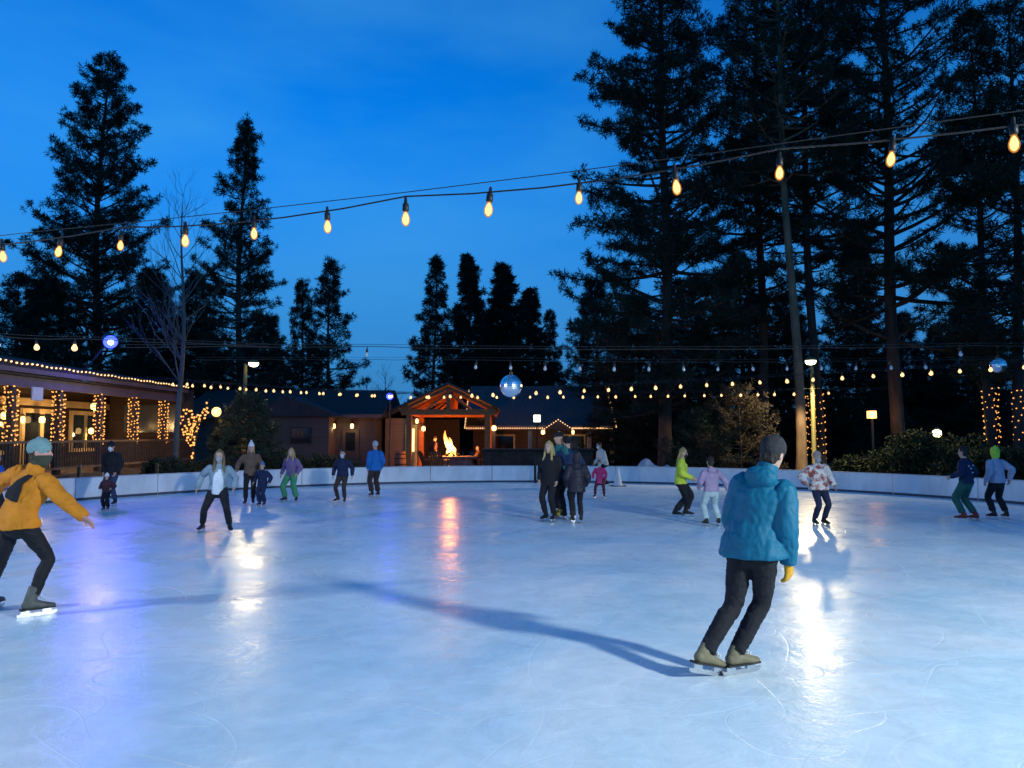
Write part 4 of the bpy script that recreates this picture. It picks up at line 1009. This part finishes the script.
# lanterns on the porch wall
LAMPG = emis('lantern_glow', (1,.62,.22), LAMP_STR)
def lantern(label, p, wall=(-1,0,0), e=30, hang=False, col=(1,.6,.22), rad=.09, group='lanterns on the lodge porch'):
    root = empty('pendant_lamp' if hang else 'wall_lantern', p, label, 'lantern', group)
    MB().lathe([(.03,-.13),(rad,-.10),(rad*1.1,.06),(rad*.5,.12)], n=14).build('lamp_glass', LAMPG, root, True)
    c = MB().lathe([(rad*1.25,.122),(rad*1.2,.14),(.02,.20)], n=14)
    if hang: c.lathe([(.01,.19),(.01,.62)], n=6)
    else:
        w_ = Vector(wall); c.bar((0,0,.17), w_*.26+Vector((0,0,.17)), .03, .03); c.bar(w_*.25+Vector((0,0,.05)), w_*.25+Vector((0,0,.30)), .10, .03)
    c.build('bracket', SOCK, root)
    light('lantern_light', 'POINT', Vector(p)+Vector((-w_.x*.25 if not hang else 0, -w_.y*.25 if not hang else 0, -.16)) if not hang else Vector(p)+Vector((0,0,-.2)), col, e*.55*LK, radius=.08)
    return root
lantern('bright porch lantern on the lodge wall behind the first wound post', (-17.3,26.0-.1,2.45), e=95)
lantern('porch lantern on the lodge wall, brighter of the close pair', (-17.3,28.0,2.35), e=95)
lantern('porch lantern on the lodge wall, smaller of the close pair', (-17.3,26.9,2.33), e=14, rad=.06)
lantern('lantern hanging from the porch ceiling between the middle posts', (-15.6,28.4,2.85), e=60, hang=True, rad=.12)
lantern('low porch lantern near the far end of the lodge wall', (-17.3,31.3,1.95), e=55)
sg = MB().box((-.02,-.26,-.20),(.02,.26,.20)); so = sg.build('hanging_sign', mat('sign_pale', (.55,.60,.66), .5, .08), None, bevel=.005); so.location = (-14.2,22.7,3.02)
tag(so, 'small blank pale sign hanging under the porch beam', 'sign')
# bench and planters on the porch front
def bench(label, c, rz=0):
    root = empty('bench', c, label, 'bench', 'benches behind the left boards', rz); W_ = mat('bench_wood', (.22,.15,.08), .75, .3, 4, .3, 20, stretch=(1,8,8))
    s_ = MB(); [s_.box((-.75,-.22+i*.115,.43), (.75,-.12+i*.115,.47)) for i in range(4)]; s_.build('seat', W_, root)
    s_ = MB(); [s_.box((-.75,.25,.58+i*.13), (.75,.285,.68+i*.13)) for i in range(3)]; s_.build('backrest', W_, root)
    for x in (-.62,.62):
        MB().box((x-.04,-.20,0),(x+.04,-.12,.428)).build('leg', WOODD, root); MB().box((x-.04,.20,0),(x+.04,.248,.94)).build('leg', WOODD, root)
bench('wooden bench behind the boards, right of the black jacketed adult', (-11.6,24.2,-.05), R(-58)); bench('wooden bench behind the boards in front of the porch, near the mustard jacket', (-12.9,22.3,-.05), R(-62))
# stage light throwing blue across the ice
def stage_light(label, p, tgt, e, spot_e, h0, k=1.0, foot=None):
    base = Vector(foot) if foot else Vector((p[0], p[1], h0))
    root = empty('stage_light', base, label, 'stage light', 'blue stage lights'); hd = Vector(p)-base
    d = (Vector(tgt)-Vector(p)).normalized(); rot = d.to_track_quat('Z','Y').to_matrix()
    MB().tube([(0,0,-.02), hd*.5, hd-d*.2], [.035,.03,.028], 8, 4).build('mast', SOCK, root, True)
    b_ = MB().lathe([(.07*k,-.24*k),(.13*k,-.20*k),(.14*k,.05*k),(.15*k,.08*k)], n=16); b_.v = [tuple(rot@Vector(v)+hd) for v in b_.v]; b_.build('housing', SOCK, root, True)
    b_ = MB().lathe([(.135*k,.082*k),(.12*k,.11*k),(.02*k,.12*k)], n=16); b_.v = [tuple(rot@Vector(v)+hd) for v in b_.v]; b_.build('lens', emis('blue_lens', (.02,.035,1.0), BLUE_STR), root, True)
    MB().ell(hd+d*.13*k, (.055*k,.055*k,.055*k), 12, 8).build('lamp', emis('blue_lamp_core', (.55,.62,1.0), 1.6), root, True)
    light('stage_beam', 'SPOT', Vector(p)+d*.2, (.10,.07,1.0), spot_e*LK, radius=.1, target=tgt, angle=76, blend=1.0)
    light('stage_spill', 'POINT', Vector(p)+d*.35, (.02,.03,1.0), e*LK, radius=.12)
stage_light('blue stage light on a bracket above the lodge eave', P(110,341,24.9), (-4.6,12.6,0), 170, BLUE_SPOT, 0, 1.6, (-14.12,24.9,3.86))
stage_light('small blue stage light beside the fire pavilion roof', P(390,396,30.5), (-4.5,18,0), 4, 60, .0)

# ------------------------------------------------------------------ brown house
hs_ = empty('house', gp(300,40), 'low brown house with a dark window and a lit doorway', 'building'); O = gp(300,40)
def HB(name, lo, hi, m, parent=hs_): return MB().box([lo[i]-O[i] for i in range(3)], [hi[i]-O[i] for i in range(3)]).build(name, m, parent)
HW = mat('mauve_siding', (.095,.062,.055), .85, .15, 1.2, .25, 14, stretch=(.3,.3,12))
HX0, HX1 = -16.5, -6.9
HB('wall', (HX0,38.4,-.1), (HX1,46,2.72), HW)
g_ = MB().prism([Vector((HX0-.4,37.9,2.70))-O, Vector((HX0-.4,42.2,4.25))-O, Vector((HX0-.4,46.5,2.70))-O], (HX1-HX0+.8,0,0)); g_.build('roof', ROOF, hs_)
HB('fascia', (HX0-.4,37.84,2.62), (HX1+.4,37.898,2.80), mat('house_fascia', (.12,.085,.075), .7, .15))
# projecting gabled bay
bx0, bx1 = -12.1, -8.9
HB('bay_wall', (bx0,37.0,-.1), (bx1,38.395,2.64), mat('bay_siding', (.11,.072,.062), .85, .15, 1.2, .25, 14, stretch=(.3,.3,12)))
g_ = MB().prism([Vector((bx0-.3,36.8,2.66))-O, Vector((bx0+1.0,36.8,3.75))-O, Vector((bx1+.6,36.8,2.66))-O], (0,4.0,0)); g_.build('bay_roof', mat('bay_shingle', (.05,.04,.042), .9, .3, 3, .5, 30), hs_)
f = HB('window', (-10.75,36.95,1.35), (-9.72,36.998,2.15), mat('window_frame_dark', (.05,.035,.03), .7, .1)); HB('pane', (-10.69,36.93,1.41), (-9.78,36.949,2.09), GLASS, f)
f = HB('door', (-8.55,38.33,-.05), (-7.7,38.398,2.05), mat('door_brown', (.09,.055,.04), .6, .2)); HB('pane', (-8.35,38.30,1.0), (-7.9,38.329,1.9), GLASS, f)
f = HB('window', (-15.2,38.33,.9), (-13.6,38.398,2.0), mat('window_frame_dark', (.05,.035,.03))); HB('pane', (-15.1,38.31,1.0), (-13.7,38.329,1.9), GLASS, f)
lantern('left one of the two small lamps by the brown house door', P(334,426,38.0), (0,1,0), 9, col=(1,.75,.4), group='lamps by the house door', rad=.07)
lantern('right one of the two small lamps by the brown house door', P(352,426,38.0), (0,1,0), 14, col=(1,.75,.4), group='lamps by the house door', rad=.08)
# linking wing with lit doorway beside the pavilion
wg = empty('cottage', gp(396,41), 'small tan cottage with a lit doorway beside the fire pavilion', 'building'); O = gp(396,41)
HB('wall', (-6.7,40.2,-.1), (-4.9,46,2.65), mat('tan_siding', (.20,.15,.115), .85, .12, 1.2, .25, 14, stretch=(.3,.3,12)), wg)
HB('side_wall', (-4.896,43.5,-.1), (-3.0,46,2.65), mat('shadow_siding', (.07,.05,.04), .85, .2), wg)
MB().prism([Vector((-7.3,39.5,2.62))-O, Vector((-4.2,39.5,4.05))-O, Vector((-1.4,39.5,2.62))-O, Vector((-1.6,39.5,2.50))-O, Vector((-4.2,39.5,3.85))-O, Vector((-7.1,39.5,2.50))-O], (0,7,0)).build('roof', ROOF, wg)
f = HB('door', (-5.62,40.12,-.05), (-5.0,40.198,2.3), mat('lit_door', (.55,.50,.22), .6, .1), wg); HB('pane', (-5.5,40.10,.9), (-5.14,40.119,2.1), emis('door_glow', (1,.85,.35), .30), f)
lantern('lamp above the lit doorway by the fire pavilion', P(417,421,39.6), (0,1,0), 10, col=(1,.85,.45), group='lamps round the pavilion', rad=.07)

# ------------------------------------------------------------------ fire pavilion
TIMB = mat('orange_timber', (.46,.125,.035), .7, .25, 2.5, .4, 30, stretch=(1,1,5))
pv = empty('pavilion', gp(449,36.5), 'open timber pavilion lit orange from inside by its fire', 'pavilion'); O = gp(449,36.5); O.z = .05
def VB(name, lo, hi, m=TIMB, parent=pv): return MB().box([lo[i]-O[i] for i in range(3)], [hi[i]-O[i] for i in range(3)]).build(name, m, parent, bevel=.008)
vx0, vx1, vy0, vy1, vz = -4.62, -1.10, 34.2, 38.9, 2.72
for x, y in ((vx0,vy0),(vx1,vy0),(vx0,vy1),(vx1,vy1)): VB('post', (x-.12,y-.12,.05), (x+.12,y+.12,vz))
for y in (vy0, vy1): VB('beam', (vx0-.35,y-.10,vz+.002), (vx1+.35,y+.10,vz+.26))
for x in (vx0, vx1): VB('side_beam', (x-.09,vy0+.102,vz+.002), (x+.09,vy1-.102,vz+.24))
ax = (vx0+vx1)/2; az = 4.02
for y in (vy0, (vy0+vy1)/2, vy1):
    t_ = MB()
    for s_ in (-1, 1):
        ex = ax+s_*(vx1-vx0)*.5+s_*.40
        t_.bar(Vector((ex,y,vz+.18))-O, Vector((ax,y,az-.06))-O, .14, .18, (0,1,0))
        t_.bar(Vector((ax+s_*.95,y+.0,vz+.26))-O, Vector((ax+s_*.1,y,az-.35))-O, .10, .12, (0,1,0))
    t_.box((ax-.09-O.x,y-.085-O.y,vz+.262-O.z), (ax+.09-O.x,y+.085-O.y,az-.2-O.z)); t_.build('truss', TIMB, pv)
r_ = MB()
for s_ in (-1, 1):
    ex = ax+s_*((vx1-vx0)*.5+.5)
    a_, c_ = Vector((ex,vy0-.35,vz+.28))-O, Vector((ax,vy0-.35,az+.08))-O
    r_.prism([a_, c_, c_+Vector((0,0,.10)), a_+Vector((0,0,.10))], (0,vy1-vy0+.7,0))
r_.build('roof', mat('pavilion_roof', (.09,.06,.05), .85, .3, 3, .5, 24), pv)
# stone fire table, logs and flame
fp = empty('fire_pit', P(452,460,36.3)*1, 'raised stone fire table with a tall flame', 'fire pit'); fp.location.z = .05
MB().box((-.95,-.55,0),(.95,.55,.62)).build('base', mat('fire_stone', (.20,.16,.13), .9, .4, 5, .8, 9), fp, bevel=.02)
MB().box((-1.1,-.68,.622),(1.1,.68,.72)).build('slab', mat('fire_slab', (.16,.13,.11), .7, .3, 5, .3, 14), fp, bevel=.015)
for i in range(5):
    a_ = i*1.26; MB().tube([(math.cos(a_)*.34,math.sin(a_)*.26,.76), (-.05*math.cos(a_),-.05*math.sin(a_),.96)], [.06,.05], 8, 2).build('log', BARKD, fp, True)
fm, nt, b = newmat('flame'); nt.nodes.remove(b)
em = nt.nodes.new('ShaderNodeEmission'); tcg = nt.nodes.new('ShaderNodeTexCoord'); sx = nt.nodes.new('ShaderNodeSeparateXYZ'); rp = nt.nodes.new('ShaderNodeValToRGB')
nt.links.new(tcg.outputs['Generated'], sx.inputs[0]); nt.links.new(sx.outputs['Z'], rp.inputs[0]); nt.links.new(rp.outputs[0], em.inputs[0]); _t = nt.nodes.new('ShaderNodeBsdfTransparent'); _a = nt.nodes.new('ShaderNodeAddShader'); nt.links.new(em.outputs[0], _a.inputs[0]); nt.links.new(_t.outputs[0], _a.inputs[1]); nt.links.new(_a.outputs[0], nt.nodes['Material Output'].inputs[0])
rp.color_ramp.elements[0].color = (1,.38,.06,1); rp.color_ramp.elements[1].color = (1,.17,.015,1); e_ = rp.color_ramp.elements.new(.45); e_.color = (1,.50,.12,1)
em.inputs[1].default_value = FIRE_STR; fm.cycles.emission_sampling = 'NONE'
fl = MB(); rr = random.Random(4)
for (x, y, h, r) in ((.0,0,1.12,.15),(.10,.05,.80,.12),(-.10,-.05,.60,.10),(.17,-.05,.42,.08),(-.05,.1,.75,.10),(.04,-.1,.48,.11),(-.14,.06,.38,.07)):
    pts = [(x-t*.42*(h/1.25)+.06*math.sin(t*7+x*20), y+.05*math.sin(t*6), .80+h*t) for t in (0,.2,.4,.6,.8,1)]
    fl.tube(pts, [r*.55, r, r*.95, r*.70, r*.40, .012], 10, 3)
fl.build('flame', fm, fp, True)
fl0 = fp.location
light('fire_light', 'POINT', Vector((fl0.x-.1, fl0.y, 1.2)), (1,.30,.05), FIRE_W*LK, radius=.22)
def chair(label, c, rz):
    root = empty('garden_chair', c, label, 'chair', 'chairs round the fire', rz); W_ = mat('chair_wood', (.16,.09,.05), .75, .3, 4)
    s_ = MB(); [s_.box((-.28,-.3+i*.115,.36-i*.012), (.28,-.2+i*.115,.385-i*.012)) for i in range(5)]; s_.build('seat', W_, root)
    s_ = MB()
    for i in range(5): s_.prism([(-.28+i*.115,.27,.34), (-.18+i*.115,.27,.34), (-.18+i*.115,.55,1.0-.03*abs(i-2)), (-.28+i*.115,.55,1.0-.03*abs(i-2))], (0,.022,.01))
    s_.build('backrest', W_, root)
    for x in (-.34,.30):
        MB().box((x,-.36,.58),(x+.10,.36,.605)).build('armrest', W_, root); MB().box((x+.02,-.34,0),(x+.08,-.26,.578)).build('leg', W_, root); MB().box((x+.02,.20,0),(x+.08,.28,.578)).build('leg', W_, root)
for i, (px, D, rz, lb) in enumerate(((431,35.3,R(120),'wooden chair left of the flame, facing it'),(478,36.6,R(-80),'wooden chair right of the flame, lit orange'),(440,34.9,R(165),'wooden chair with its back to the ice, in front of the flame'),(489,35.2,R(-130),'wooden chair by the right post of the pavilion'))):
    p_ = gp(px, D); p_.z = .05; chair(lb, p_, rz)
# barrel by the cottage
p_ = gp(402,37.0); p_.z = .05
br = empty('barrel', p_, 'wooden barrel standing left of the pavilion by the tan wall', 'barrel')
MB().lathe([(.27,0),(.33,.22),(.355,.45),(.33,.70),(.27,.92),(.24,.925)], n=20).build('staves', mat('barrel_wood', (.24,.13,.07), .7, .3, 3, .4, 20, stretch=(3,3,.5)), br, True)
for z, r in ((.12,.312),(.32,.352),(.60,.352),(.80,.312)): MB().lathe([(r,z-.02),(r+.008,z-.02),(r+.008,z+.02),(r,z+.02)], n=20).build('hoop', SOCK, br, True)
# two people by the fire
person('person in dark clothes sitting on the chair right of the flame', 478, 464, 440, 100,
   dict(jacket=fab('rust_coat', (.10,.05,.03)), trousers=black, skates=boot_b, hair=fab('dark_hair', (.02,.014,.01)), jhem=-.08, jfat=.035),
   dict(hip=(0,0,-.52), footL=(-.12,.42,0), footR=(.12,.42,0), handR=(0,.35,-.32), handL=(0,.35,-.32), lean=-4), at=(gp(478,36.6).x, 36.6, .05), scale=.95, group='people by the fire')
person('person in dark coat standing just left of the flame, by the pavilion post', 432, 464, 437, -60,
   dict(jacket=fab('dark_plum_coat', (.05,.03,.035)), trousers=black, skates=boot_b, hat=('beanie', black), jhem=-.14, jfat=.035), dict(), at=(gp(434,36.9).x, 36.9, .05), scale=.93, group='people by the fire')

# ------------------------------------------------------------------ low building with lit eave (centre right)
lb_ = empty('building', gp(555,42), 'low dark roofed building with warm bulbs along eave, gablet and gable edge', 'building'); O = gp(555,42)
ez = 2.14; X0, X1 = (466-512)/760*42, (615-512)/760*42
def BB(name, lo, hi, m, parent=lb_): return MB().box([lo[i]-O[i] for i in range(3)], [hi[i]-O[i] for i in range(3)]).build(name, m, parent)
MB().prism([Vector((X0,42,ez))-O, Vector((X0,46.5,4.75))-O, Vector((X0,51,ez))-O], (X1-X0,0,0)).build('roof', mat('roof_grey', (.075,.075,.085), .9, .3, 3, .5, 30, stretch=(4,1,1)), lb_)
BB('fascia', (X0,41.93,ez-.10), (X1,41.996,ez+.14), FASC)
BB('wall', (X0+.3,44,-.1), (X1-.3,50,ez-.004), WOODM)
gx = (558-512)/760*41.6
MB().prism([Vector((gx-.75,41.5,ez-.05))-O, Vector((gx,41.5,ez+.46))-O, Vector((gx+.75,41.5,ez-.05))-O], (0,2.2,0)).build('gablet', mat('gablet_shingle', (.06,.058,.066), .9, .3, 3, .5, 30), lb_)
for px in (490, 530, 589, 612): x = (px-512)/760*42.1; BB('post', (x-.11,42.05,-.1), (x+.11,42.27,ez-.11), mat('pale_post', (.30,.27,.24), .7, .15))
for px in (503, 573): x = (px-512)/760*44; f = BB('window', (x-.7,43.93,.8), (x+.7,43.998,1.8), TRIM); BB('pane', (x-.6,43.90,.9), (x+.6,43.928,1.7), GLASS, f)
EAVE_G = 'lights along eaves'
led_run('bulbs along the low building eave, left of the gablet', lambda t: Vector((X0+.05+(gx-.9-X0)*t, 41.88, ez+.02)), 34, EAVE_G)
led_run('bulbs along the low building eave, right of the gablet', lambda t: Vector((gx+.8+(X1-gx-.8)*t, 41.88, ez+.02)), 30, EAVE_G)
led_run('bulbs along the small gablet peak of the low building', lambda t: Vector((gx-.75+1.5*t, 41.45, ez-.02+.50*(1-abs(2*t-1)))), 13, EAVE_G)
led_run('close set bulbs up the right gable edge of the low building', lambda t: Vector((X1+.06, 41.9+4.4*t, ez+.03+2.56*t)), 46, EAVE_G)
led_run('bulbs up the left gable edge of the low building, seen through the pavilion', lambda t: Vector((X0-.06, 41.9+4.0*t, ez+.03+2.3*t)), 26, EAVE_G)
lantern('lamp under the low building eave, left of the gablet', P(543,432,42.9), (0,1,0), 22, col=(1,.75,.4), group='lamps under the low building eave', rad=.10)
lantern('lamp under the low building eave, right of the gablet', P(573,432,42.9), (0,1,0), 12, col=(1,.75,.4), group='lamps under the low building eave', rad=.07)

# ------------------------------------------------------------------ lamp posts
POLE = mat('painted_pole', (.15,.125,.04), .5, .15, 5)
HEADG = emis('lamp_head_glow', (1,.88,.58), LAMP_STR*2.2)
def street_lamp(label, base, h, arm, e, col=(1,.80,.42), spot=None, rad=.2, ang=146, bl=.35):
    root = empty('street_lamp', base, label, 'street lamp', 'street lamps round the rink'); a_ = Vector(arm)
    MB().lathe([(.14,0),(.14,.12),(.085,.16),(.075,h-.05),(.06,h)], n=14).build('pole', POLE, root, True)
    MB().tube([(0,0,h-.12), a_*.4+Vector((0,0,h)), a_+Vector((0,0,h+.05))], [.04,.035,.03], 8, 4).build('arm', POLE, root, True)
    hd = MB().lathe([(.05,.14),(.17,.10),(.21,.02),(.205,0)], n=18).build('lamp_head', POLE, root, True); hd.location = a_+Vector((0,0,h))
    MB().lathe([(.2,-.002),(.2,-.06),(.14,-.14),(.01,-.17)], n=18).build('lens', HEADG, hd, True)
    pl = Vector(base)+a_+Vector((0,0,h-.44))
    light('street_light', 'SPOT', pl, col, e*LK, radius=rad, target=spot or pl-Vector((0,0,1)), angle=ang, blend=bl)
    return root
b1 = gp(244.5,31.5); street_lamp('street lamp behind the dark green spruce, with a bright white head', b1, 4.75, (.42,-.25,0), LAMP1, spot=Vector((-8.5,26.5,0)), ang=136)
b2 = gp(813,30.2); street_lamp('street lamp with a yellow lit pole beside the leaning pine trunk', b2, 4.65, (-.42,-.95,0), LAMP2, spot=Vector((10.6,28.0,0)), ang=160, bl=.2)
street_lamp('street lamp at the rink side, outside the view, whose light throws the long shadow', (10.6,-1.6,0), 5.6, (-.35,.35,0), LAMP3, col=(.90,1,.97), spot=Vector((7.0,1.0,0)), rad=.42, ang=114)
street_lamp('street lamp at the left rink side, outside the view', (-12.6,4.0,0), 5.4, (.4,.2,0), LAMP4, col=(.88,.97,1), spot=Vector((-9.4,6.6,0)), rad=.35, ang=114)
# globe lamp, square lantern, bare bright lamp behind the shrubs
gl = empty('globe_lamp', gp(216.5,28.6), 'orange globe lamp on a short post by the fairy lit small tree', 'globe lamp')
zg = (434-412)/760*28.6+1.82
MB().lathe([(.09,-.05),(.05,.06),(.035,.2),(.035,zg-.18),(.08,zg-.15)], n=12).build('post', SOCK, gl, True)
MB().ell((0,0,zg), (.17,.17,.18), 16, 12).build('globe', emis('globe_glow', (1,.45,.12), LAMP_STR), gl, True)
light('globe_light', 'POINT', gl.location+Vector((.0,-.28,zg)), (1,.50,.15), 30*LK, radius=.17)
ln = empty('square_lantern', gp(871.5,33), 'square orange lantern on a dark post among the pines', 'lantern')
zg = (434-414.5)/760*33+1.82
MB().box((-.05,-.05,-.1),(.05,.05,zg-.2)).build('post', SOCK, ln); MB().box((-.15,-.15,zg-.17),(.15,.15,zg+.15)).build('lamp_glass', emis('square_glow', (1,.50,.14), LAMP_STR), ln, bevel=.02)
MB().lathe([(.26,zg+.155),(.24,zg+.18),(.03,zg+.32)], n=4).build('cap', SOCK, ln)
light('lantern_light', 'POINT', ln.location+Vector((0,-.3,zg)), (1,.45,.12), 16*LK, radius=.15)
l3 = empty('garden_lamp', gp(936,31), 'bright yellow garden lamp behind the large rounded shrub', 'garden lamp')
zg = (434-434)/760*31+1.84
MB().lathe([(.08,-.05),(.05,0),(.035,zg-.18),(.09,zg-.15)], n=12).build('post', SOCK, l3, True); MB().lathe([(.08,zg-.148),(.17,zg-.08),(.16,zg+.10),(.05,zg+.16)], n=14).build('lamp_glass', emis('garden_glow', (1,.85,.38), LAMP_STR*1.6), l3, True)
MB().lathe([(.19,zg+.162),(.17,zg+.19),(.03,zg+.27)], n=14).build('cap', SOCK, l3, True)
light('garden_light', 'POINT', l3.location+Vector((-.1,-.3,zg+.05)), (1,.80,.35), 40*LK, radius=.15)
wl = empty('pole_lamp', gp(537,41), 'pale square lamp on a pole standing before the low building roof', 'lamp')
zg = (434-418.5)/760*41+1.82
MB().box((-.04,-.04,-.1),(.04,.04,zg-.2)).build('post', SOCK, wl); MB().box((-.18,-.12,zg-.19),(.18,.12,zg+.19)).build('lamp_glass', emis('pale_glow', (1,.86,.62), LAMP_STR), wl, bevel=.02)
lantern('lamp on the left post inside the fire pavilion', P(423.5,428.5,38.5), (0,1,0), 12, col=(1,.8,.4), group='lamps round the pavilion', rad=.09)
lantern('lamp on a dark post right of the fire pavilion', P(494,428,36), (0,1,0), 20, col=(1,.62,.25), group='lamps round the pavilion', rad=.10)
dp = empty('timber_post', gp(493.5,36.35), 'dark timber post that carries the lamp right of the pavilion', 'post'); MB().box((-.10,-.08,-.05),(.10,.08,2.6)).build('shaft', WOODD, dp, bevel=.01); MB().box((-.13,-.11,2.602),(.13,.11,2.66)).build('cap', WOODD, dp)

# small tree with lights along every limb
def lit_tree(label, base, h, seed):
    rr = random.Random(seed); S0, S1, R0, R1 = [], [], [], []; led = []
    p = Vector((0,0,0)); segs = []
    def limb(p, d, L, r, lv):
        path = [p]
        for i in range(5):
            d = (d+Vector((rr.uniform(-.15,.15), rr.uniform(-.15,.15), .16))).normalized(); q = p+d*L/5
            S0.append(tuple(p)); S1.append(tuple(q)); R0.append(r*(1-i*.14)); R1.append(r*(1-(i+1)*.14)); segs.append((p.copy(), q.copy(), r, lv)); p = q; path.append(p)
        if lv < 2:
            for k in range(2 if lv else 8):
                az = rr.random()*6.28 if lv else k*.785+rr.uniform(-.3,.3)
                limb(path[rr.choice((4,5)) if not lv else rr.choice((2,3,4))], Vector((math.cos(az)*.55, math.sin(az)*.55, .75)).normalized(), L*(.60 if lv else .58), r*.55, lv+1)
    limb(Vector((0,0,-.1)), Vector((0,0,1)), h*.62, .09, 0)
    V, Q = prisms(S0, S1, R0, R1, 7)
    root = empty('small_tree', base, label, 'tree'); inst('trunk', np_mesh('trunk', V, Q, BARKD, True), (0,0,0), root)
    fr = empty('fairy_lights', base, 'dense yellow fairy lights wound along trunk and limbs of the small bare tree', 'fairy lights')
    pts = []
    for a_, c_, r, lv in segs:
        k = 4 if lv == 0 else 2 if lv == 1 else 1
        for i in range(k): pts.append((a_.lerp(c_, (i+.5)/k)+Vector((rr.uniform(-1,1), -abs(rr.uniform(.4,1)), rr.uniform(-.3,.3)))*(r*.8+.02), lv))
    pts = [p_ for p_ in pts if p_[0].z > .9]; rr.shuffle(pts); pts = pts[:100]
    order = [pts[0][0]]; rest = [p_[0] for p_ in pts[1:]]
    while rest:
        nx = min(rest, key=lambda q: (q-order[-1]).length); rest.remove(nx); order.append(nx)
    MB().tube(order, [.005]*len(order), 4, 1).build('cable', CABLE, fr, True); fairy_led(fr, order, led_big)
    return root
lit_tree('small bare tree covered in yellow fairy lights beside the orange globe lamp', gp(197.5,26.8), 3.0, 3)
light('fairy_glow', 'POINT', gp(197.5,26.2)+Vector((0,0,2.2)), (1,.62,.15), 10*LK, radius=.5)
GW = 'fairy lights on tree trunks'
wrap('fairy lights wound round the dark trunk beside the yellow lit lamp pole', gp(816,33.5), .36, .75, 3.6, 9, 90, GW, .04, (-.016,0))
wrap('fairy lights wound round the dense dark pine at the right', gp(992,29), .235, 1.5, 3.6, 9, 60, GW, .04, (-.015,0))
wrap('fairy lights wound round the pine trunk at the frame edge', gp(1021,28), .25, 1.5, 3.5, 9, 60, GW, .04, (.012,0))
# ------------------------------------------------------------------ mirror balls
MIR = mat('mirror_tile', (.82,.85,.9), .2, .04, 40, metal=1.0)
def mirror_ball(label, p, r, top):
    root = empty('mirror_ball', p, label, 'mirror ball', 'mirror balls over the rink')
    mb = MB().ell((0,0,0), (r,r,r), 26, 15); mb.build('ball', MIR, root)
    MB().lathe([(.03,r-.004),(.03,r+.05),(.006,r+.06),(.006,top)], n=8).build('hanger', SOCK, root)
mirror_ball('larger mirror ball hanging over the centre of the rink', P(511,386,13.5), .20, .36)
mirror_ball('smaller mirror ball hanging before the wrapped pine trunks', P(998,365.5,19), .19, .5)
# white cone by the far boards
cn = empty('safety_cone', ground(618,486), 'narrow white cone standing on the ice by the far boards', 'cone')
MB().lathe([(.20,.022),(.16,.03),(.03,.62),(.015,.635)], n=18).build('cone', mat('cone_white', (.72,.73,.74), .5, .08), cn, True); MB().box((-.27,-.27,.001),(.27,.27,.021)).build('base', mat('cone_base', (.05,.06,.08), .6, .1), cn, bevel=.006)
# dark post at the gate in the far boards, and low wall behind
pg = empty('gate_post', gp(535,28.45), 'black post standing at the far board gate left of the tight group', 'post'); MB().box((-.05,-.05,0),(.05,.05,.95)).build('shaft', SOCK, pg, bevel=.01); MB().lathe([(.06,.952),(.05,.98),(.01,1.0)], n=10).build('cap', SOCK, pg, True)
sw_ = empty('low_wall', gp(515,31.5), 'dark low stone wall behind the far boards', 'wall'); MB().box((-1.3,-.2,-.1),(3.2,.2,1.15)).build('stone_face', mat('dark_stone', (.03,.026,.024), .9, .5, 4, .8, 7), sw_, bevel=.02); MB().box((-1.35,-.25,1.152),(3.25,.25,1.22)).build('coping', mat('dark_coping', (.04,.035,.032), .85, .3, 4), sw_, bevel=.01)
